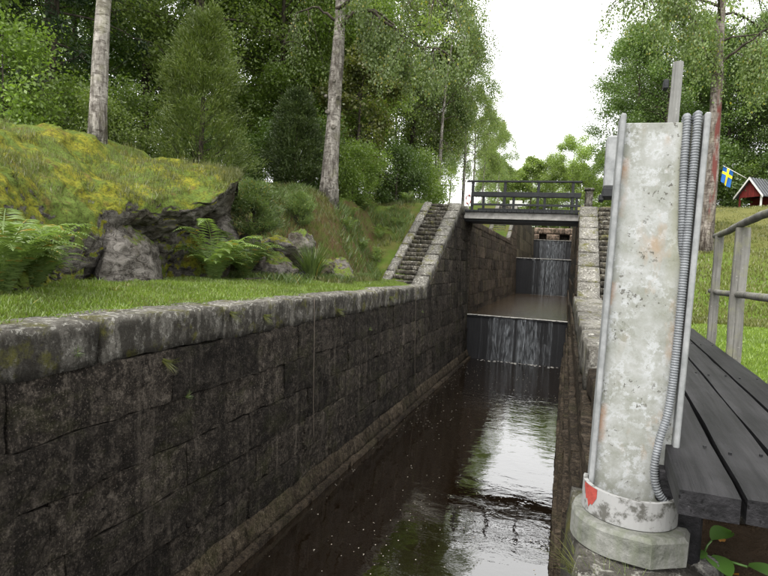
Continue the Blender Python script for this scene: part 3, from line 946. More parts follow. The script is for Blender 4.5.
def make_tree(seed, H=14, r0=.22, cb=.25, Rw=3.2, limbs=34, subs=6, leaves=22000, leaf=.13, rise=.55, droop=.35,
              hang=0.0, shape='round', lean=(0, 0), clump=.22, aspect=.6, extra=None, sides=8, taper=1.0, flare=.35):
    g = np.random.default_rng(seed)
    m = 16
    tt = np.linspace(0, 1, m)
    wob = np.cumsum(g.normal(size=(m, 2)) * .06, 0) * H / 14
    tr = np.stack([lean[0] * tt * H + wob[:, 0] * tt, lean[1] * tt * H + wob[:, 1] * tt, tt * H - .25], 1)
    rad = r0 * (1 - tt * .93) ** taper + r0 * flare * np.exp(-tt * H / .35)
    parts = [tube(tr, rad, sides * 2, True, r0 * .12, seed)]
    at = lambda z: np.array([np.interp(z, tr[:, 2], tr[:, k]) for k in range(3)])
    pts, pdir = [], []
    for i in range(limbs):
        f = (i + g.random()) / limbs
        z = H * (cb + (1 - cb) * f * .97)
        sh = {'round': math.sin(math.pi * (.12 + .85 * f)) ** .7, 'cone': (1 - f) ** .8 * .95 + .08, 'column': .55 + .45 * math.sin(math.pi * f)}[shape]
        Ln = Rw * sh * g.uniform(.7, 1.15)
        az = i * 2.39996 + g.normal() * .4
        d = np.array([math.cos(az), math.sin(az), 0])
        t = np.linspace(0, 1, 6)[:, None]
        rs = rise * g.uniform(.6, 1.3) * (1 + .6 * f)
        path = at(z) + d * Ln * t + np.array([0, 0, 1]) * (rs * Ln * t - droop * Ln * t ** 2) + np.cumsum(g.normal(size=(6, 3)) * .04 * Ln, 0) * t
        rl = r0 * .32 * (1 - .7 * f) * (Ln / Rw)
        parts.append(tube(path, np.linspace(rl, rl * .15, 6), 5, False))
        for s in range(subs):
            u = g.uniform(.25, 1.0)
            p0 = np.array([np.interp(u, t[:, 0], path[:, k]) for k in range(3)])
            a2 = az + g.normal() * 1.0
            d2 = np.array([math.cos(a2), math.sin(a2), g.normal() * .35 + .15])
            L2 = Ln * g.uniform(.22, .5) * (1.1 - .4 * u)
            tt2 = np.linspace(0, 1, 5)[:, None]
            p2 = p0 + d2 * L2 * tt2 + np.array([0, 0, -1]) * (droop * .6 * L2 * tt2 ** 2 + hang * tt2 ** 1.5)
            parts.append(tube(p2, np.linspace(rl * .35, rl * .08, 5), 3, False))
            q = np.linspace(.15, 1, 9)
            for w in q:
                pts.append([np.interp(w, tt2[:, 0], p2[:, k]) for k in range(3)])
    if extra:
        for path, rr, ns in extra:
            path = catmull(np.asarray(path, float), 14)
            path[1:-1] += g.normal(size=(12, 3)) * .04
            parts.append(tube(path, np.linspace(rr, rr * .2, 14), 6, False))
            for s in range(ns):
                i0 = g.integers(3, 14); p0 = path[i0]
                d2 = g.normal(size=3) * .5 + np.array([.3, -.1, -.2])
                L2 = g.uniform(.5, 1.3)
                tt2 = np.linspace(0, 1, 6)[:, None]
                p2 = p0 + d2 * L2 * tt2 + np.array([0, 0, -1]) * hang * 1.2 * tt2 ** 1.6
                parts.append(tube(p2, np.linspace(rr * .3, rr * .06, 6), 4, False))
                for w in np.linspace(.2, 1, 14):
                    for _ in range(3):
                        pts.append([np.interp(w, tt2[:, 0], p2[:, k]) for k in range(3)])
    pts = np.array(pts)
    # clumpy density
    wgt = np.clip(.35 + fbm(pts * .55 + seed, 2), .03, None); wgt /= wgt.sum()
    C = pts[g.choice(len(pts), leaves, p=wgt)]
    C = C + g.normal(size=C.shape) * clump
    if hang: C[:, 2] -= np.abs(g.normal(size=len(C))) * hang * .45
    dirs = np.tile(np.array([0, 0, -1.0]), (len(C), 1)) if hang else None
    V, F = leaf_quads(C, g, leaf, aspect, .3, dirs)
    crown = mesh('crown', V, F)
    V, Fl = join(parts[:1])
    trunk = mesh('trunk', V, Fl, True)
    V, Fl = join(parts[1:])
    return trunk, crown, mesh('limbs', V, Fl, True)

def make_juniper(seed, H=4.4, Rw=1.4, sprays=1500, per=16, size=.12, thin=.22, prof=.8, core=.25, droop=0.0):
    g = np.random.default_rng(seed)
    nb = max(40, sprays // 22)
    bi = g.integers(0, nb, sprays)
    f = np.clip((g.random(nb) ** .8)[bi] + g.normal(size=sprays) * .018, 0, 1)
    az = (g.random(nb) * 2 * np.pi)[bi] + g.normal(size=sprays) * .22
    blen = g.uniform(.55, 1.2, nb)[bi]
    tpos = g.uniform(core, 1, sprays) ** .6
    rad = Rw * ((1 - f) ** prof * .95 + .05) * np.clip(f * 6 + .45, 0, 1) * blen * tpos
    f = f + .10 * tpos * blen * (1 - f)
    base = np.stack([np.cos(az) * rad, np.sin(az) * rad, f * H], 1)
    d = np.stack([np.cos(az) * .7, np.sin(az) * .7, np.full(sprays, .65 - droop)], 1) + g.normal(size=(sprays, 3)) * .3
    d /= np.linalg.norm(d, axis=1, keepdims=True)
    t = g.random((sprays, per, 1)) * .45 * (H / 4.4) ** .5
    C = (base[:, None] + d[:, None] * t + g.normal(size=(sprays, per, 3)) * .035).reshape(-1, 3)
    dirs = np.repeat(d, per, 0)
    V, F = leaf_quads(C, g, size, thin, .1, dirs)
    crown = mesh('crown', V, F)
    parts = [tube([(0, 0, -.3), (.03, 0, H * .5), (0, .02, H * .93)], [.05 * H / 3, .035 * H / 3, .006], 8)]
    for k in range(40):
        ff = g.random(); a = g.random() * 6.28; L = Rw * ((1 - ff) ** prof) * .8
        parts.append(tube([(0, 0, ff * H), (math.cos(a) * L * .6, math.sin(a) * L * .6, ff * H + L * .25), (math.cos(a) * L, math.sin(a) * L, ff * H + L * .6)], [.018, .012, .004], 4, False))
    V, Fl = join(parts)
    return mesh('trunk', V, Fl, True), crown

def plant_tree(name, protos, loc, label, cat, mats, rotz=0, s=1.0, group=None, tilt=(0, 0), sz=None):
    o = thing(name, label, cat, loc, rotz, group)
    o.rotation_euler = (tilt[0], tilt[1], rotz)
    o.scale = (s, s, s if sz is None else sz)
    pieces = [(protos[0], 'trunk', mats[0]), (protos[1], 'crown', mats[1])]
    if len(protos) > 2: pieces.append((protos[2], 'limbs', MAT['bark']))
    for me_, nm, mt in pieces:
        c = add(nm, me_, mt, o)
        if nm == 'limbs': c['kind'] = 'stuff'
        if c.data.materials[0] is not mt:
            c.material_slots[0].link = 'OBJECT'; c.material_slots[0].material = mt
    return o

def gl(x, y): return float(g_left(np.array([x]), np.array([y]))[0])
def gr(x, y): return float(g_right(np.array([x]), np.array([y]))[0])

# ------------------------------------------------------------------ near trees
tb = make_tree(101, 15, .185, .46, 3.6, 30, 6, 14000, .075, .6, .5, hang=.7, shape='round', clump=.12, lean=(.018, 0), aspect=.7, sides=10, flare=.2)
plant_tree('birch_tree', tb, (-9.96, 9.8, 6.35), 'slender birch with patchy white bark standing on the mossy outcrop', 'tree', (MAT['birch'], MAT['leaf_birch']))
# the thick birch with its long bough over the slope
ex = [([(.2, 0, 6.0), (.9, -.2, 6.35), (1.9, -.3, 5.95), (2.6, -.35, 5.25), (3.6, -.5, 4.85)], .085, 16),
      ([(.1, 0, 6.3), (1.0, .3, 6.6), (1.8, .4, 6.2), (2.1, .45, 5.2), (1.95, .4, 4.1)], .06, 9),
      ([(0, 0, 6.6), (1.5, -.6, 7.0), (3.0, -.8, 6.6), (4.2, -1, 6.1)], .07, 20),
      ([(0, 0, 6.2), (-.6, -.4, 6.5), (-1.3, -.5, 6.2), (-1.7, -.5, 5.2)], .05, 8)]
tb2 = make_tree(102, 16, .30, .5, 4.2, 34, 6, 26000, .085, .6, .5, hang=.8, shape='round', clump=.13, lean=(.012, 0), aspect=.7, extra=ex, sides=12, flare=.4)
b2 = plant_tree('birch_tree', tb2, (-8.06, 18.0, 6.15), 'thick old birch with knotted trunk and drooping bough above the brown slope', 'tree', (MAT['birch'], MAT['leaf_birch']))
for (a, z, s) in ((-1.9, 3.05, .07), (-1.0, 2.55, .075), (-1.2, 4.1, .06), (-2.4, 3.6, .05), (-.6, 3.55, .06)):
    th = np.linspace(0, 2 * np.pi, 9)
    dv = np.array([math.cos(a), math.sin(a), 0]); tv = np.array([-math.sin(a), math.cos(a), 0]); up = np.array([0, 0, 1])
    c0 = dv * .28 + np.array([.03, 0, z])
    ring = [c0 + (tv * math.cos(q) + up * math.sin(q)) * s * 1.3 - dv * .03 for q in th[:-1]] + [c0 + (tv * math.cos(q) + up * math.sin(q)) * s * .8 + dv * .05 for q in th[:-1]] + [c0 + (tv * math.cos(q) + up * math.sin(q)) * s * .35 + dv * .02 for q in th[:-1]]
    F = [(i + 8 * k, (i + 1) % 8 + 8 * k, (i + 1) % 8 + 8 * (k + 1), i + 8 * (k + 1)) for k in range(2) for i in range(8)] + [tuple(range(16, 24))]
    add('knot', mesh('knot', ring, F, True), MAT['bark_pale'], b2)
# right bank birch with reddish bare stripe
ex = [([(0, 0, 5.6), (-.6, -.3, 6.9), (-1.3, -.6, 8.2), (-2.2, -.9, 8.9), (-3.0, -1.1, 8.6)], .09, 26),
      ([(0, 0, 6.2), (.6, -.4, 6.6), (1.3, -.7, 7.0), (2.2, -.9, 6.7)], .05, 12)]
tb3 = make_tree(103, 15, .235, .45, 3.6, 32, 6, 22000, .08, .6, .5, hang=.9, shape='round', clump=.13, lean=(.004, 0), aspect=.7, extra=ex, sides=10, flare=.35)
plant_tree('birch_tree', tb3, (4.27, 21.0, gr(4.27, 21) - .05), 'birch with a raw reddish stripe down its trunk on the right bank', 'tree', (MAT['birch_red'], MAT['leaf_birch']))

tj = make_juniper(5, 5.0, 1.75, 3600, 18, .10, .17, .85)
plant_tree('juniper_tree', tj, (-10.1, 13.6, gl(-10.1, 13.6) - .1), 'tall feathery yellow green juniper behind the mossy outcrop', 'juniper', (MAT['bark'], MAT['juniper']))
tj2 = make_juniper(6, 3.5, 1.15, 4000, 16, .09, .22, .55)
plant_tree('juniper_tree', tj2, (-9.7, 18.6, gl(-9.7, 18.6) - .1), 'dark rounded juniper left of the thick birch', 'juniper', (MAT['bark'], MAT['juniper_dark']))
tj3 = make_juniper(8, 1.3, .75, 1900, 14, .07, .22, .45)
plant_tree('juniper_shrub', tj3, (-7.5, 12.3, 4.6), 'bright green juniper shrub at the tip of the mossy outcrop', 'shrub', (MAT['bark'], MAT['fern']))
plant_tree('juniper_shrub', tj3, (-7.75, 15.2, gl(-7.75, 15.2) - .05), 'small green shrub on the brown slope under the thick birch', 'shrub', (MAT['bark'], MAT['fern']), 1.2, .72)

# ------------------------------------------------------------------ forest
PB1 = make_tree(201, 15, .20, .14, 3.6, 44, 8, 40000, .13, .5, .3, clump=.30)
PB2 = make_tree(202, 17, .22, .18, 3.9, 48, 8, 44000, .14, .55, .35, shape='column', clump=.32)
PB3 = make_tree(203, 11, .14, .08, 3.0, 38, 8, 34000, .12, .5, .3, clump=.28)
PBI = make_tree(204, 15, .14, .28, 2.8, 40, 8, 36000, .10, .6, .5, hang=.8, clump=.18, aspect=.7, lean=(.02, 0))
PSP = make_tree(205, 17, .2, .05, 3.0, 60, 8, 30000, .17, .05, .25, shape='cone', clump=.13, aspect=.3)
PBU = make_tree(206, 2.6, .04, .03, 1.5, 26, 7, 10000, .095, .7, .25, clump=.18)
PMA = make_tree(207, 9, .12, .10, 2.7, 34, 7, 18000, .17, .5, .35, clump=.22, aspect=.8)

BK, BI = MAT['bark'], MAT['birch']
G1 = 'forest trees behind the outcrop'
L1 = 'dense broadleaf tree in the dark forest behind the mossy outcrop'
i = 0
def forest(spots, label, group, choices, zf, smin=.9, smax=1.15, name='forest_tree'):
    r = random.Random(len(label) + len(spots))
    for (x, y) in spots:
        pr, mt = r.choice(choices)
        plant_tree(name, pr, (x, y, zf(x, y) - .15), label, 'tree', mt, r.uniform(0, 6.28), r.uniform(smin, smax), group)
dark = [(PB1, (BK, MAT['leaf_dark'])), (PB2, (BK, MAT['leaf_dark'])), (PB2, (BK, MAT['leaf_mid'])), (PSP, (BK, MAT['spruce'])), (PB1, (BK, MAT['leaf_mid']))]
forest([(-15.5, 9.5), (-19, 12), (-23, 13), (-17.5, 15), (-21, 18), (-27, 18), (-30, 24), (-25, 23), (-20, 22.5), (-35, 30), (-29, 31),
        (-23, 29), (-40, 24), (-33, 20), (-44, 34), (-36, 40)], L1, G1, dark, gl)
mid = [(PB1, (BK, MAT['leaf_light'])), (PB2, (BK, MAT['leaf_mid'])), (PB3, (BK, MAT['leaf_light'])), (PB2, (BK, MAT['leaf_light']))]
forest([(-15.5, 20.5), (-18.5, 26.5), (-14, 25), (-16.5, 31), (-20, 36), (-25, 40), (-12.5, 31), (-11, 28), (-13.5, 27.5), (-10.2, 36), (-30, 46), (-17, 42), (-22, 50), (-14.8, 36), (-27, 58), (-19, 60)],
       'mid green broadleaf tree in the forest between the two near birches', 'forest trees between the birches', mid, gl)
forest([(-9.6, 40), (-11.5, 47), (-9.3, 56), (-13, 56), (-10, 66), (-15, 72), (-9.5, 78), (-12, 88)],
       'pale birch like tree beside the upper locks left of the sky', 'birches beside the upper locks', [(PBI, (BI, MAT['leaf_birch'])), (PBI, (BI, MAT['leaf_light']))], gl, .8, 1.0)
plant_tree('maple_tree', PMA, (-9.6, 24.5, gl(-9.6, 24.5) - .1), 'small maple with browning leaves right of the thick birch', 'tree', (BK, MAT['leaf_autumn']), .4, .8)
plant_tree('birch_tree', PBI, (-7.7, 33, gl(-7.7, 33)), 'slender leaning birch with bare lower trunk left of the footbridge', 'tree', (MAT['birch'], MAT['leaf_birch']), .3, .95)
plant_tree('birch_tree', PBI, (-6.9, 37.5, gl(-6.9, 37.5)), 'drooping pale birch just left of the footbridge railing', 'tree', (MAT['birch'], MAT['leaf_birch']), 2.2, .9)
# undergrowth at the forest edge
U = [(-12.5, 9.6), (-13.8, 11.5), (-12.3, 13.2), (-15, 13.5), (-12.8, 16), (-11.4, 16.2), (-14, 18), (-11.5, 18.8), (-9.6, 19.8), (-8.2, 20.6), (-10.5, 21.8), (-8.9, 23.2), (-7.6, 24.5), (-11, 25), (-9, 27), (-12.5, 21.5), (-16.5, 11), (-8, 30), (-10.2, 32), (-7.4, 27.8), (-11.6, 11.4), (-14.6, 8.2)]
r_ = random.Random(31)
for (x, y) in U:
    plant_tree('undergrowth_bush', PBU, (x, y, gl(x, y) - .1), 'leafy green bush in the undergrowth along the forest edge', 'bush',
               (BK, r_.choice((MAT['leaf_mid'], MAT['leaf_mid'], MAT['leaf_light'], MAT['leaf_dark']))), r_.uniform(0, 6.28), r_.uniform(.6, 1.15), 'undergrowth bushes at the forest edge')
# far end and right bank
forest([(-6.5, 96), (-2.5, 108), (1.5, 104), (-9, 104), (5, 112), (-4.5, 120), (4.5, 92), (-14, 110), (10, 105), (.5, 116), (-7.5, 114), (7.5, 100), (-3, 96), (0, 95), (8, 120), (-11, 96)], 'rounded tree far behind the locks under the white sky', 'trees behind the locks',
       [(PB3, (BK, MAT['leaf_light'])), (PB3, (BK, MAT['leaf_mid'])), (PMA, (BK, MAT['leaf_light']))], gl if False else (lambda x, y: 9.6), 1.15, 1.5)
forest([(5.6, 62), (8.3, 61), (11.5, 63), (14.5, 64), (18, 61.5), (21.5, 60), (24.5, 57), (9, 69), (13, 70), (17, 70), (21, 68), (26, 64), (29, 60), (7, 74), (12, 78), (18, 78), (24, 74), (31, 54)],
       'tall dark green tree in the wood behind the red hut', 'wood on the right bank', [(PB2, (BK, MAT['leaf_dark'])), (PB2, (BK, MAT['leaf_mid'])), (PB1, (BK, MAT['leaf_dark']))], gr, 1.1, 1.35)
r_ = random.Random(37)
for (x, y) in [(4.4, 58), (6.5, 58), (8.5, 58.5), (10.5, 59), (12.5, 58.5), (15, 60), (17.5, 59), (20, 58.5), (22, 57)]:
    plant_tree('woodland_bush', PBU, (x, y, gr(x, y) - .1), 'leafy bush at the foot of the wood behind the red hut', 'bush',
               (BK, r_.choice((MAT['leaf_mid'], MAT['leaf_dark']))), r_.uniform(0, 6.28), r_.uniform(1.6, 2.4), 'bushes at the foot of the right wood')

# ------------------------------------------------------------------ ferns and tufts
def make_fern(seed, fronds=22, L=.95, pin=26, spread=1.0, upright=.9):
    g = np.random.default_rng(seed)
    Vs, Fs, n = [], [], 0
    for k in range(fronds):
        az = k * 2.4 + g.normal() * .3; Lk = L * g.uniform(.6, 1.1)
        d = np.array([math.cos(az), math.sin(az), 0]); sd = np.array([-d[1], d[0], 0])
        u = upright * g.uniform(.6, 1.0)
        t = np.linspace(0, 1, pin)
        path = d * (spread * Lk * (t ** 1.25)[:, None]) * .8 + np.array([0, 0, 1]) * (u * Lk * (1.5 * t - .95 * t ** 2.2))[:, None]
        wdt = Lk * .21 * np.sin(np.pi * np.clip(t * .93 + .07, 0, 1)) ** .8 * (1 - .55 * t)
        tan = np.gradient(path, axis=0); tan /= np.linalg.norm(tan, axis=1, keepdims=True)
        for i in range(2, pin):
            for s in (-1, 1):
                tip = path[i] + (sd * s * .92 + tan[i] * .38) * wdt[i] + np.array([0, 0, -1]) * wdt[i] * g.uniform(.05, .35)
                b0 = path[i]; midp = (b0 + tip) / 2 + np.array([0, 0, 1]) * wdt[i] * .06
                hw = tan[i] * Lk / pin * .33
                Vs += [b0, midp - hw, tip, midp + hw]; Fs.append((n, n + 1, n + 2, n + 3)); n += 4
        for i in range(0, pin - 1, 3):
            j = min(i + 3, pin - 1); w = sd * .006
            Vs += [path[i] - w, path[j] - w * .6, path[j] + w * .6, path[i] + w]; Fs.append((n, n + 1, n + 2, n + 3)); n += 4
    return mesh('fern', np.array(Vs), np.array(Fs))

def make_tuft(seed, n=160, h=.5, spread=.35, w=.012, seg=3):
    g = np.random.default_rng(seed)
    Vs, Fs, c = [], [], 0
    for k in range(n):
        a = g.random() * 6.28; r = g.random() ** .6 * spread * .25
        p = np.array([math.cos(a) * r, math.sin(a) * r, -.02]); hh = h * g.uniform(.5, 1.15)
        b = a + g.normal() * .6; out = spread * g.uniform(.2, 1.1)
        sd = np.array([-math.sin(b), math.cos(b), 0]) * w
        for i in range(seg + 1):
            f = i / seg
            q = p + np.array([math.cos(b) * out * f ** 1.8, math.sin(b) * out * f ** 1.8, hh * (f - .25 * f ** 3 * out / spread)])
            Vs += [q - sd * (1 - f * .9), q + sd * (1 - f * .9)]
        for i in range(seg):
            Fs.append((c, c + 1, c + 3, c + 2)); c += 2
        c += 2
    return mesh('tuft', np.array(Vs), np.array(Fs))
FE = [make_fern(s, 46, 1.1, 32, .85, 1.3) for s in (1, 2)]
FS = make_fern(3, 18, .75, 20, .8, 1.1)
def fern(me_, loc, s, label, rot=0.0, mat='fern', cat='fern', name='fern', group=None):
    o = add(name, me_, MAT[mat], None, loc, (0, 0, rot), (s, s, s))
    if o.data.materials[0] is not MAT[mat]:
        o.material_slots[0].link = 'OBJECT'; o.material_slots[0].material = MAT[mat]
    return tag(o, label, cat, group)
fern(FE[0], (-7.25, 10.4, 3.5), 1.45, 'largest green fern arching out below the tip of the mossy outcrop')
fern(FE[1], (-7.2, 11.5, 3.55), 1.3, 'fern pressed against the right flank of the largest fern', 1.0)
fern(FE[1], (-6.3, 4.85, 3.5), 1.3, 'broad fern cut by the left edge of the photo', .6)
fern(FE[0], (-6.55, 5.5, 3.55), 1.0, 'fern beside the low mossy boulder at the left edge', 2.0)
TF = make_tuft(5, 420, .95, .55, .012, 4)
fern(TF, (-6.5, 13.7, 3.5), 1.3, 'tall arching grass tuft in front of the grey boulders', 0, 'fern', 'grass tuft', 'grass_tuft')
r_ = random.Random(12)
for (x, y) in [(-7.2, 17.9), (-6.9, 18.6), (-6.6, 19.4), (-7.6, 19.2), (-6.9, 20.4), (-7.8, 21), (-6.5, 21.2), (-7.2, 22.4), (-8.3, 18.4), (-6.45, 18.9), (-8.2, 22.6), (-6.7, 23.3), (-9.2, 16.0)]:
    fern(FS, (x, y, gl(x, y) - .03), r_.uniform(.75, 1.25), 'young fern on the grassy slope between thick birch and left stair', r_.uniform(0, 6), group='ferns on the slope by the stair')
r_ = random.Random(13)
for (x, y) in [(-13.2, 8.6), (-12.4, 10.4), (-11.4, 12.6), (-10.9, 11.9), (-11.7, 14.6), (-13.9, 9.6)]:
    fern(FS, (x, y, gl(x, y) - .03), r_.uniform(.9, 1.4), 'fern growing behind the ridge of the mossy outcrop', r_.uniform(0, 6), 'fern', group='ferns behind the outcrop')

# small weeds and fallen birch leaves on the strip of lawn
WD = make_tuft(41, 26, .11, .12, .012, 3)
r_ = random.Random(77)
for k in range(14):
    yy = r_.uniform(3.4, 16.5); xx = -5.1 - r_.random() * (np.interp(yy, YB, XBv) * -1 - 5.5)
    fern(WD, (xx, yy, gl(xx, yy)), r_.uniform(.7, 1.3), 'small weed tuft on the lawn behind the left coping', r_.uniform(0, 6), r_.choice(('fern', 'drygrass')), 'weed', 'weed_tuft', 'weeds on the left lawn')
# mown grass blades
def blades(name, X, Y, zf, h, w, mat, label, seed, lean=.5):
    g = np.random.default_rng(seed); n = len(X)
    Z = zf(X, Y)
    P = np.stack([X, Y, Z - .005], 1)
    a = g.random(n) * 6.28; hh = h * g.uniform(.5, 1.3, n)
    s = np.stack([np.cos(a), np.sin(a), a * 0], 1) * (w * g.uniform(.6, 1.3, n))[:, None]
    b = g.random(n) * 6.28
    tip = P + np.stack([np.cos(b) * hh * lean, np.sin(b) * hh * lean, hh], 1)
    midp = (P + tip) / 2 + np.array([0, 0, 1]) * (hh * .12)[:, None]
    V = np.stack([P - s, P + s, midp + s * .7, tip, midp - s * .7], 1).reshape(-1, 3)
    F = np.arange(5 * n).reshape(n, 5)
    return tag(add(name, mesh(name, V, F), MAT[mat]), label, 'grass', kind='stuff')
g = np.random.default_rng(3)
n = 70000
Y = 2.5 + 16 * g.random(n) ** 1.3
X = -4.83 - g.random(n) * (np.interp(Y, YB, XBv) * -1 - 4.83 + .3)
blades('grass', X, Y, g_left, .055, .006, 'grass', 'short bright green grass on the strip behind the left coping', 5)
blades('grass', X[:14000] + .02, Y[:14000], g_left, .05, .006, 'drygrass', 'yellowed blades scattered through the lawn behind the left coping', 25)
n = 9000
Y = 2.5 + 15 * g.random(n); X = -4.92 + .30 * g.random(n) ** 2.2
k = fbm(np.stack([X * 0, Y * 1.6, X * 0 + 4], -1), 3) > .02
blades('grass', X[k], Y[k], lambda a, b: 3.485 + 0 * a, .05, .005, 'grass', 'grass creeping over the back edge of the left coping', 26, 1.1)
n = 26000
Y = 12 + 13 * g.random(n); X = -5.6 - 5.5 * g.random(n)
k = (fbm(np.stack([X * .8, Y * .8, X * 0], -1), 3) > -.12) & ~((X > -6.3) & (Y > 17)) 
X, Y = X[k], Y[k]
blades('grass', X, Y, g_left, .16, .009, 'drygrass', 'rough longer grass on the slope below the thick birch', 6)
n = 40000
Y = 11.5 + 13 * g.random(n); X = -5.7 - 5.0 * g.random(n)
k = (fbm(np.stack([X * .7 + 9, Y * .7, X * 0], -1), 4) > .02) & ~((X > -6.0) & (Y > 17))
blades('grass', X[k], Y[k], g_left, .20, .010, 'fern', 'patches of fresh green grass on the slope beside the left stair', 16, .7)
n = 80000
Y = 2.8 + 14 * g.random(n) ** 1.5; X = 1.3 + (1.5 + Y * .55) * g.random(n)
blades('grass', X, Y, g_right, .05, .007, 'grass', 'mown green grass of the right field', 7)
n = 90000
Y = 13.5 + 40 * g.random(n) ** 1.5; X = 2.5 + (6 + .3 * Y) * g.random(n)
blades('grass', X, Y, g_right, .10, .014, 'drygrass', 'dry yellowish grass on the slope under the red hut', 8)
# fine grass and moss tufts on the outcrop
vi = g.integers(0, P.shape[0], 16000); vj = g.integers(66, 112, 16000)
Q = P[vi, vj] + g.normal(size=(16000, 3)) * .03
kk = fbm(Q * 1.2, 3) > -.05
Q = Q[kk]
hh = .06 + .07 * g.random(len(Q))
a = g.random(len(Q)) * 6.28
s = np.stack([np.cos(a), np.sin(a), a * 0], 1) * .006
tip = Q + np.stack([g.normal(size=len(Q)) * .04, g.normal(size=len(Q)) * .04, hh], 1)
V = np.stack([Q - s - [0, 0, .03], Q + s - [0, 0, .03], tip], 1).reshape(-1, 3)
tag(add('moss_grass', mesh('moss_grass', V, np.arange(len(V)).reshape(-1, 3)), MAT['drygrass']), 'thin grass growing through the moss on the outcrop', 'grass', kind='stuff')

# tufts hanging on the coping and in wall joints
TS = make_tuft(9, 40, .16, .14, .006, 3)
for i, (yy, z, mt, dry) in enumerate([(4.0, 3.2, 'fern', 0), (5.2, 2.95, 'drygrass', 1), (12.1, 2.62, 'fern', 0), (17.0, 2.68, 'fern', 0), (7.35, 3.3, 'drygrass', 1), (6.5, 3.4, 'drygrass', 1),
                                     (10.2, 3.2, 'drygrass', 1), (5.6, 2.46, 'fern', 0), (13.6, 3.3, 'drygrass', 1), (15.2, 3.3, 'fern', 0)]):
    o = add('wall_plant', TS, MAT[mt], None, (XL(z) + .01, yy, z), (0, R(110 if dry else 60), 0), (.8, .8, 1.5) if dry else (.5, .5, .5))
    if o.data.materials[0] is not MAT[mt]:
        o.material_slots[0].link = 'OBJECT'; o.material_slots[0].material = MAT[mt]
    tag(o, ('dry grass wisp hanging from the left coping stones' if dry else 'tiny green plant rooted in a joint of the dark left wall'), 'plant', 'dry wisps on the coping' if dry else 'plants in the left wall joints')
MAT['cable'] = m_plain('old_cable', (.085, .07, .055), .8)
for yy, zb, lab in ((9.07, .9, 'thin cable hanging down the middle of the dark left wall'), (16.1, .35, 'thin cable hanging down the left wall close to the stair')):
    zz = np.linspace(3.46, zb, 14)
    V, F = tube([(XL(z) + .045 + .006 * math.sin(z * 3), yy + .012 * math.sin(z * 2.1), z) for z in zz], .0065, 6)
    tag(add('hanging_cable', mesh('hanging_cable', V, F, True), MAT['cable']), lab, 'cable')

# ------------------------------------------------------------------ right foreground: soil, stones, post, deck
xs = np.arange(.42, 1.6, .05); yy_ = np.arange(-.5, 6.1, .08)
XX, YY = np.meshgrid(xs, yy_, indexing='ij')
PP = np.stack([XX, YY, XX * 0], -1)
ZZ = 3.235 + .03 * fbm(PP * 2.5, 4) + .012 * fbm(PP * 11, 3) + .06 * np.clip((XX - .5), 0, 1)
me = mesh('soil', np.stack([XX, YY, ZZ], -1), grid_faces(*XX.shape), True)
tag(add('soil', me, MAT['soil']), 'brown soil under the deck beside the post', 'ground', kind='structure')
MAT['lichen_stone'] = m_coping('lichen_stone', (.28, .27, .255), (.06, .057, .053), .25)
for loc, sz, sd, rz, lab in (((.345, 1.93, 3.235), (.16, .10, .05), 1, .4, 'flat pale lichen stone lying in front of the post base'),
                             ((.45, 2.02, 3.27), (.11, .16, .07), 2, .9, 'broken dark and white stone right of the post base'),
                             ((.50, 2.55, 3.42), (.24, .2, .32), 3, .2, 'squared grey stone propping up the near end of the deck'),
                             ((.72, 2.55, 3.38), (.2, .18, .26), 4, .5, 'rough stone under the deck near the right edge'),
                             ((.27, 1.98, 3.125), (.42, .82, .36), 5, .03, 'mossy edge stone beneath the round post base')):
    V, F = stone(sz, (4, 4, 3), .014, .03, sd * 3.3, 8)
    tag(add('loose_stone', mesh('loose_stone', V, F, True), MAT['lichen_stone'] if sd in (1, 2) else MAT['coping'], None, loc, (.05, .08, rz)), lab, 'stone')

# painted steel
t = NT('weathered_post_paint')
p = t.obj()
a = t.noise(7, 8, rough=.72, vec=p); b = t.noise(26, 7, rough=.75, vec=p); cst = t.noise(1, 6, t.scale(p, (22, 22, 1.6)), rough=.65)
c = t.mix(t.ramp(a, [(.38, 0), (.60, 1)]), (.16, .165, .14), (.26, .265, .255))
c = t.mix(t.math('MULTIPLY', t.ramp(b, [(.49, 0), (.58, 1)]), .75), c, (.335, .345, .35))
c = t.mix(t.math('MULTIPLY', t.ramp(t.noise(13, 8, rough=.7, vec=p), [(.53, 0), (.60, 1)]), .5), c, (.115, .12, .085))
ox = t.sep(p)
ol = t.math('MULTIPLY', t.smooth(ox[0], .03, .07), t.smooth(ox[2], .55, 1.1))
c = t.mix(t.math('MULTIPLY', ol, .6), c, (.19, .19, .12))
ru = t.math('MULTIPLY', t.ramp(t.noise(5.5, 6, rough=.6, vec=t.scale(p, (1.4, 1, .7))), [(.53, 0), (.62, 1)]), t.smooth(ox[0], -.09, .0))
c = t.mix(t.math('MULTIPLY', ru, .4), c, (.27, .15, .06))
sp = t.math('MULTIPLY', t.ramp(t.noise(70, 3, vec=p), [(.60, 0), (.645, 1)]), t.ramp(t.noise(8, 4, vec=p), [(.48, 0), (.56, 1)]))
led = t.math('MULTIPLY', t.smooth(ox[0], -.085, -.112), t.ramp(t.noise(3.2, 5, vec=p), [(.50, 0), (.58, 1)]))
c = t.mix(t.math('MULTIPLY', led, .8), c, (.24, .11, .035))
c = t.mix(t.math('MULTIPLY', sp, .85), c, (.055, .05, .04))
MAT['post'] = t.pbr(c, .75, t.bump(t.math('ADD', a, b), .25, .004), .3)
t = NT('galvanised_edge')
a = t.noise(14, 7, rough=.7)
c = t.mix(t.ramp(a, [(.35, 0), (.65, 1)]), (.12, .125, .125), (.23, .235, .235))
MAT['flange'] = t.pbr(c, .6, t.bump(a, .15, .003), .4)
MAT['conduit'] = m_plain('conduit_metal', (.14, .147, .155), .55, .3, 20, .15, .35)
t = NT('collar_paint')
a = t.noise(16, 7, rough=.7)
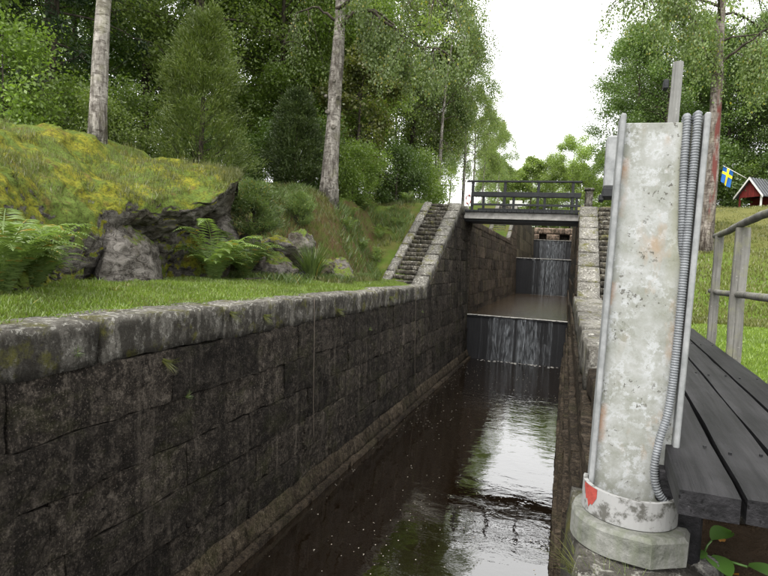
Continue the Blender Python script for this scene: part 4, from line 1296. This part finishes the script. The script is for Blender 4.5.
c = t.mix(t.ramp(a, [(.40, 0), (.49, 1)]), (.07, .068, .06), (.23, .23, .225))
MAT['collar'] = t.pbr(c, .7, t.bump(a, .3, .004), .3)
MAT['red'] = m_plain('red_paint', (.25, .042, .032), .65, .3, 30)
t = NT('base_concrete')
a = t.noise(9, 8, rough=.72); b = t.noise(40, 5, rough=.7)
c = t.mix(t.ramp(a, [(.36, 0), (.6, 1)]), (.06, .064, .05), (.18, .18, .165))
c = t.mix(t.math('MULTIPLY', t.ramp(t.noise(1, 5, t.scale(t.pos(), (30, 30, 2))), [(.5, 0), (.62, 1)]), .5), c, (.10, .11, .075))
MAT['base'] = t.pbr(c, .85, t.bump(t.math('ADD', a, b), .5, .01), .25)

px, py, pz = .248, 2.0, 3.40
post = thing('gate_post', 'weathered pale steel channel post with conduit standing on a round base', 'post', (px, py, pz))
post.rotation_euler = (0, R(.9), 0)
V, F = box(-.115, .113, .035, .05, .03, 1.30, .002); add('web_plate', mesh('web_plate', V, F), MAT['post'], post)
V, F = box(-.133, -.1155, .005, .11, .08, 1.325, .004); add('flange', mesh('flange', V, F), MAT['flange'], post)
V, F = box(.1135, .131, .005, .11, .06, 1.325, .004); add('flange', mesh('flange', V, F), MAT['flange'], post)
def arc_plate(r, th, a0, a1, z0, z1, n=28, cx=0, cy=0, zs=0.0):
    V, F = [], []
    for i in range(n + 1):
        a = a0 + (a1 - a0) * i / n
        dz = zs * (i / n)
        for rr in (r, r - th):
            for z in (z0, z1 + dz):
                V.append((cx + rr * math.cos(a), cy + rr * math.sin(a), z))
    for i in range(n):
        q = 4 * i
        F += [(q, q + 4, q + 5, q + 1), (q + 2, q + 3, q + 7, q + 6), (q + 1, q + 5, q + 7, q + 3), (q, q + 2, q + 6, q + 4)]
    F += [(0, 1, 3, 2), (4 * n, 4 * n + 2, 4 * n + 3, 4 * n + 1)]
    return np.array(V, float), F
V, F = arc_plate(.150, .014, R(165), R(400), .005, .095, 36, 0, .03); add('collar', mesh('collar', V, F), MAT['collar'], post)
V = []; F = []
g = np.random.default_rng(5)
for i in range(9):
    a = R(196 + i * 3.4)
    lo = .088 - .062 * max(0, 1 - abs(i - 4.5) / 4.6) ** .6 + .008 * math.sin(i * 2.7)
    for z in (lo, .094):
        V.append((.1512 * math.cos(a), .03 + .1512 * math.sin(a), z))
for i in range(8): F.append((2 * i, 2 * i + 2, 2 * i + 3, 2 * i + 1))
add('red_paint_patch', mesh('red_paint_patch', V, F), MAT['red'], post)
poly = [(.18 * math.cos(R(a)), .02 + .18 * math.sin(R(a))) for a in range(80, 256, 8)] + [(.05, -.165), (.16, -.10), (.185, .0), (.185, .2)]
parts = [extrude_poly(poly, -.088, -.012)]
ctr = np.mean(poly, 0); inner = [tuple(ctr + (np.array(q) - ctr) * .955) for q in poly]
n = len(poly)
V = [(x, y, -.0125) for x, y in poly] + [(x, y, .002) for x, y in inner]
F = [(i, (i + 1) % n, n + (i + 1) % n, n + i) for i in range(n)] + [tuple(range(n, 2 * n))]
parts.append((V, F))
V, F = join(parts); add('round_base', mesh('round_base', V, F), MAT['base'], post)
def conduit(path, r0=.0120, pitch=.0085):
    path = catmull(np.array(path), 220)
    L = np.concatenate([[0], np.cumsum(np.linalg.norm(np.diff(path, axis=0), axis=1))])
    n = int(L[-1] / pitch) * 4
    s = np.linspace(0, L[-1], n)
    path = np.stack([np.interp(s, L, path[:, k]) for k in range(3)], 1)
    rad = r0 * (1 + .10 * np.where(np.arange(n) % 4 < 2, 1, -1))
    return tube(path, rad, 12)
V, F = conduit([(.092, .06, 1.20), (.093, .045, 1.285), (.094, .030, 1.316), (.095, .014, 1.29), (.096, .017, 1.0), (.097, .017, .6), (.090, .010, .38), (.066, -.012, .26), (.060, -.022, .16), (.085, -.02, .09), (.15, 0, .05), (.25, .06, .04)])
add('conduit', mesh('conduit', V, F, True), MAT['conduit'], post)
V, F = conduit([(.066, .07, 1.18), (.066, .060, 1.285), (.067, .042, 1.318), (.068, .026, 1.285), (.070, .022, 1.15), (.080, .024, .98), (.094, .045, .85), (.10, .06, .7), (.10, .07, .5)])
add('conduit', mesh('conduit', V, F, True), MAT['conduit'], post)

# dark timber deck beside the post
dk = thing('timber_deck', 'dark weathered plank deck running along the right side of the post', 'deck', (0, 0, 0), R(-4.6))
r_ = random.Random(3)
for i, (u0, u1) in enumerate(((.18, .326), (.338, .480), (.490, .626), (.636, .785))):
    V, F = box(-(u1 - u0) / 2, (u1 - u0) / 2, -2.6, 2.6, -.07, 0, .006)
    # finer lengthwise cuts so the boards can bow
    V, F = stone((u1 - u0, 5.25, .07), (2, 40, 1), .004, .007, i * 5.0, 2.0)
    add('deck_board', mesh('deck_board', V, F, False), MAT['deck'], dk, ((u0 + u1) / 2, 1.65 + 2.62 + (0 if i else -.01), 3.615 + r_.uniform(-.003, .003)))
V, F = tube([(0, 0, -.004), (0, 0, .0025)], .0055, 8); scr = mesh('screw', V, F)
for i, uc in enumerate((.253, .409, .558, .71)):
    for v in (2.06, 3.66, 5.26):
        for du in (-.045, .045):
            add('screw', scr, MAT['black'], dk, (uc + du, v + .01 * du * 40, 3.653))
for v in (2.0, 3.6, 5.2, 6.7):
    V, F = box(.16, .82, v, v + .12, 3.47, 3.575, .006); add('bearer', mesh('bearer', V, F), MAT['deck'], dk)
for v in (2.0, 3.6, 5.2, 6.7):
    for u in (.2, .7):
        V, F = box(u, u + .1, v + .005, v + .11, 3.15, 3.468, .006); add('support', mesh('support', V, F), MAT['deck'], dk)

# grey handrail
hr = thing('handrail', 'weathered grey timber handrail with two round bars beside the deck', 'railing', (0, 0, 0), R(-4.6))
for v, w, hgt in ((6.02, .075, 4.60), (4.95, .10, 4.60), (3.62, .10, 4.62), (2.2, .10, 4.62)):
    V, F = stone((w, .055, hgt - 3.2), (2, 2, 14), .006, .008, v, 4)
    add('rail_post', mesh('rail_post', V, F), MAT['rail'], hr, (.845, v, (hgt + 3.2) / 2))
for z, r0, u, v1 in ((4.632, .028, .845, 6.25), (4.10, .025, .845, 6.3)):
    vv = np.linspace(1.6, v1, 26)
    V, F = tube([(u + .003 * math.sin(v * 2.3), v, z + .002 * math.sin(v * 3.1) - (.01 * (v - 4))) for v in vv], r0, 12, True, .004, z)
    add('rail_bar', mesh('rail_bar', V, F, True), MAT['rail'], hr)

# slim pole and grey cabinet behind the post
MAT['pole'] = m_wood('grey_pole_wood', (.13, .13, .122), (.055, .055, .05), .8, 'z')
po = thing('lamp_pole', 'slim grey wooden pole with a small black box rising behind the post', 'pole', (.57, 4.0, 3.2))
V, F = tube([(0, 0, -.1), (.0, 0, 1.2), (.012, 0, 2.36)], [.042, .037, .031], 12, True, .004, 2); add('shaft', mesh('shaft', V, F, True), MAT['pole'], po)
V, F = box(-.062, -.031, -.03, .03, 2.19, 2.25, .006); add('black_box', mesh('black_box', V, F), MAT['bridge'], po)
cb = thing('control_cabinet', 'pale grey narrow cabinet on a black bracket peeking out left behind the post', 'cabinet', (.245, 3.0, 3.2))
V, F = box(-.10, .06, -.05, .07, 1.42, 1.67, .008); add('cabinet_body', mesh('cabinet_body', V, F), MAT['flange'], cb)
V, F = box(-.105, .06, -.055, .075, 1.37, 1.418, .006); add('bracket', mesh('bracket', V, F), MAT['bridge'], cb)
V, F = box(-.118, -.095, -.04, .05, 1.355, 1.385, .004); add('bracket_foot', mesh('bracket_foot', V, F), MAT['bridge'], cb)
V, F = tube([(0, 0, -.1), (0, 0, 1.369)], .03, 12); add('stand', mesh('stand', V, F, True), MAT['rail'], cb)

# broad leaved plant, fallen leaves and dry grass at the base
MAT['broadleaf'] = m_leaf('broad_leaf', (.075, .19, .022), (.12, .26, .04), .35, .1)
MAT['orange'] = m_leaf('fallen_leaf', (.42, .16, .025), (.50, .26, .05), .2)
pl = thing('broadleaf_plant', 'low plant with glossy round green leaves beside the post base', 'plant', (.485, 2.08, 3.25))
pl.scale = (1.15, 1.15, 1.4)
for k, (az, L, w, el, out) in enumerate(((2.0, .075, .030, .8, .03), (.4, .080, .036, .7, .03), (-1.2, .09, .034, .25, .04), (3.1, .06, .024, .4, .02), (-.6, .085, .034, .35, .12), (-2.0, .06, .028, .35, .03))):
    V, F = [], []
    n = 8
    d = np.array([math.cos(az), math.sin(az), 0]); s = np.array([-d[1], d[0], 0]); up = np.array([0, 0, 1])
    base = d * out + up * (.02 + .05 * el)
    for i in range(n + 1):
        f = i / n; ww = w * math.sin(math.pi * min(1, f * .94 + .05)) ** .7
        c = base + d * L * f * math.cos(el) + up * (L * f * math.sin(el) - .035 * f * f)
        V += [c - s * ww + up * .006, c, c + s * ww + up * .006]
    for i in range(n):
        q = 3 * i; F += [(q, q + 1, q + 4, q + 3), (q + 1, q + 2, q + 5, q + 4)]
    add('leaf', mesh('leaf', V, F, True), MAT['broadleaf'], pl)
    V, F = tube([(0, 0, 0), tuple(base * .6 + np.array([0, 0, .01])), tuple(base)], .003, 5); add('stem', mesh('stem', V, F, True), MAT['broadleaf'], pl)
r_ = random.Random(8)
for k, (x, y) in enumerate(((.652, 2.2), (.70, 2.12), (.58, 2.05), (.19, 1.80), (.16, 1.86), (.6, 2.3))):
    V, F = [(-.02, 0, 0), (0, -.014, .008), (.024, 0, .004), (0, .014, .01)], [(0, 1, 2, 3)]
    tag(add('fallen_leaf', mesh('fallen_leaf', V, F), MAT['orange'], None, (x, y, 3.245 if x > .4 else 3.27), (r_.uniform(-.3, .3), r_.uniform(-.3, .3), r_.uniform(0, 6))), 'small orange fallen leaf on the ground around the post base', 'leaf', 'fallen leaves by the post')
TD = make_tuft(19, 60, .12, .16, .0022, 4)
for k, (x, y, mt) in enumerate(((.13, 1.82, 'drygrass'), (.17, 1.76, 'grass'), (.10, 1.9, 'drygrass'), (.24, 1.78, 'grass'))):
    fern(TD, (x, y, 3.24), .9, 'wispy grass tuft in front of the round base', k * 1.3, mt, 'grass tuft', 'grass_tuft', 'grass tufts at the stone edge')

dp = thing('drain_pipe', 'short black drain pipe end poking out beside the tall grass tuft', 'pipe', (-6.85, 13.3, 3.62))
dp.rotation_euler = (R(8), 0, R(-35))
V, F = arc_plate(.17, .014, 0, R(360), -.01, .5, 28)
V = V[:, [0, 2, 1]]; add('pipe_wall', mesh('pipe_wall', V, [f[::-1] for f in F]), MAT['black'], dp)
V, F = arc_plate(.185, .028, 0, R(360), -.035, .02, 28)
V = V[:, [0, 2, 1]]; add('pipe_rim', mesh('pipe_rim', V, [f[::-1] for f in F]), MAT['black'], dp)
V, F = tube([(-6.95, 11.1, 3.6), (-6.8, 11.45, 3.62), (-6.75, 11.8, 3.61), (-6.6, 12.2, 3.59)], [.05, .06, .055, .035], 9, True, .015, 3)
tag(add('fallen_branch', mesh('fallen_branch', V, F, True), MAT['bark']), 'dark fallen branch lying on the grass right of the largest fern', 'branch')

# ------------------------------------------------------------------ red hut and flag
MAT['hutred'] = m_wood('red_hut_boards', (.14, .014, .012), (.08, .009, .008), .75, 'z')
MAT['white'] = m_plain('white_paint', (.55, .54, .52), .6, .08, 4)
MAT['tin'] = m_plain('grey_roof_tin', (.075, .078, .085), .45, .15, 3, .3)
hx, hy = 14.4, 55.5
hz = gr(hx, hy)
hut = thing('red_hut', 'small red hut with grey ribbed metal roof and white edge boards at the right edge', 'hut', (hx, hy, hz - .1), R(-51.3))
E_, A_, W_, L_ = 1.6, 3.25, 1.28, 4.2
for x in (-1.0, .9):
    for yv in (.1, 1.5):
        V, F = box(x, x + .12, yv, yv + .12, 0, E_ + .15, .008); add('porch_post', mesh('porch_post', V, F), MAT['hutred'] if x < 0 else MAT['white'], hut)
V, F = box(-1.0, 1.02, 1.7, 4.0, 0, E_ + .1, .01); add('wall', mesh('wall', V, F), MAT['hutred'], hut)
k = 0
for x in np.arange(-1.0, 1.0, .17):
    top = E_ + (A_ - E_) * (1 - abs(x + .08) / W_) - .12
    V, F = box(x, x + .16, .12, .15, E_ - .02, max(top, E_ + .05), .004); add('gable_board', mesh('gable_board', V, F), MAT['hutred'], hut)
for s in (-1, 1):
    V = [(0, -.15, A_), (s * W_, -.15, E_), (s * W_, L_, E_), (0, L_, A_), (0, -.15, A_ - .06), (s * W_, -.15, E_ - .06), (s * W_, L_, E_ - .06), (0, L_, A_ - .06)]
    F = [(0, 1, 2, 3), (4, 7, 6, 5), (0, 4, 5, 1), (1, 5, 6, 2), (2, 6, 7, 3)]
    rf = add('roof', mesh('roof', V, F if s < 0 else [f[::-1] for f in F]), MAT['tin'], hut)
    for yv in np.arange(-.1, L_, .36):
        dx, dz = s * W_, E_ - A_
        V = [(0, yv, A_ + .003), (dx, yv, E_ + .003), (dx, yv + .07, E_ + .003), (0, yv + .07, A_ + .003), (0, yv + .02, A_ + .05), (dx, yv + .02, E_ + .05), (dx, yv + .05, E_ + .05), (0, yv + .05, A_ + .05)]
        F = [(0, 1, 5, 4), (4, 5, 6, 7), (7, 6, 2, 3), (1, 2, 6, 5)]
        add('rib', mesh('rib', V, F), MAT['tin'], rf)
    V = [(0, -.19, A_ + .02), (s * (W_ + .04), -.19, E_ + .02), (s * (W_ + .04), -.19, E_ - .17), (0, -.19, A_ - .18), (0, -.155, A_ + .02), (s * (W_ + .04), -.155, E_ + .02), (s * (W_ + .04), -.155, E_ - .17), (0, -.155, A_ - .18)]
    F = [(0, 1, 2, 3), (4, 7, 6, 5), (0, 4, 5, 1), (3, 2, 6, 7), (1, 5, 6, 2)]
    add('edge_board', mesh('edge_board', V, F), MAT['white'], hut)
MAT['blue'] = m_plain('flag_blue', (.010, .085, .30), .8, .1)
MAT['yellow'] = m_plain('flag_yellow', (.80, .62, .02), .8, .1)
fl = thing('flag', 'blue flag with yellow cross hanging from a slanted pole on the red hut', 'flag')
p0, p1 = np.array([13.95, 55.0, 12.85]), np.array([12.05, 54.6, 13.85])
V, F = tube([p0, (p0 + p1) / 2, p1], .035, 8); add('flagpole', mesh('flagpole', V, F, True), MAT['white'], fl)
def flag_pt(u, v, off=0):
    """u along the pole from its tip, v down the fly"""
    q = p1 + (p0 - p1) / np.linalg.norm(p0 - p1) * (.03 + u * .95 * (1 - .12 * v))
    return q + np.array([-.10 * v + .02 * math.sin(9 * u), .10 * math.sin(u * 8 + v * 3) * (.3 + v) - off, -1.35 * v - .12 * v * u])
def flag_patch(u0, u1, v0, v1, off, n=12, m=14):
    V = [flag_pt(u0 + (u1 - u0) * i / n, v0 + (v1 - v0) * j / m, off) for i in range(n + 1) for j in range(m + 1)]
    return np.array(V), grid_faces(n + 1, m + 1)
V, F = flag_patch(0, 1, 0, 1, 0); add('cloth', mesh('cloth', V, F, True), MAT['blue'], fl)
for off in (.012, -.012):
    V1, F1 = flag_patch(.40, .62, 0, 1, off); V2, F2 = flag_patch(0, 1, .30, .46, off * 1.2)
    V = np.concatenate([V1, V2]); F = np.concatenate([F1, F2 + len(V1)])
    add('cross', mesh('cross', V, F, True), MAT['yellow'], fl)

# small things by the bridge
lb = thing('lifebuoy', 'red and white lifebuoy on a post at the left end of the footbridge', 'lifebuoy', (-4.75, 27.2, 6.6))
lb.scale = (.5, .5, .85)
V, F = box(-.05, .05, 0, .08, -.1, 1.25, .01); add('post', mesh('post', V, F), MAT['white'], lb)
th = np.linspace(0, 2 * np.pi, 33)
for k in range(8):
    seg = th[k * 4:k * 4 + 5]
    V, F = tube([(.25 * math.cos(a), -.07, .95 + .25 * math.sin(a)) for a in seg], .055, 10, False)
    add('ring_segment', mesh('ring_segment', V, F, True), MAT['red'] if k % 2 else MAT['white'], lb)
wbd = thing('notice_board', 'small white board on a post seen through the footbridge railing', 'sign', (-5.5, 60, gl(-5.5, 60)))
V, F = box(-.04, .04, 0, .08, -.1, 1.0, .01); add('post', mesh('post', V, F), MAT['rail'], wbd)
V, F = box(-.65, .65, -.04, -.002, .85, 1.5, .01); add('board', mesh('board', V, F), MAT['white'], wbd)
bo = thing('stone_bollard', 'pale stone bollard behind the right end of the footbridge', 'bollard', (.72, 26.9, 6.5))
V, F = stone((.34, .34, 1.35), (3, 3, 8), .012, .04, 4, 4); add('shaft', mesh('shaft', V, F, True), MAT['coping'], bo, (0, 0, .67))
V, F = stone((.42, .42, .12), (3, 3, 2), .01, .03, 6, 4); add('cap', mesh('cap', V, F, True), MAT['parapet'], bo, (0, 0, 1.40))

# ------------------------------------------------------------------ labels of look-alikes: told apart by their order in view
from mathutils import Vector as _V
inv = cam.matrix_world.inverted()
ORD = ('first second third fourth fifth sixth seventh eighth ninth tenth eleventh twelfth thirteenth fourteenth fifteenth sixteenth '
       'seventeenth eighteenth nineteenth twentieth twenty-first twenty-second twenty-third twenty-fourth').split()
groups = {}
for o in sc.objects:
    if o.parent is None and 'group' in o: groups.setdefault((o['group'], o['label']), []).append(o)
for (gname, lab), obs in groups.items():
    def order(o):
        q = inv @ _V(o.location); return q.x / -q.z if q.z < 0 else -9
    obs.sort(key=order)
    if 1 < len(obs) <= 24:
        for k, o in enumerate(obs): o['label'] = lab + ', ' + ORD[k] + ' from left'
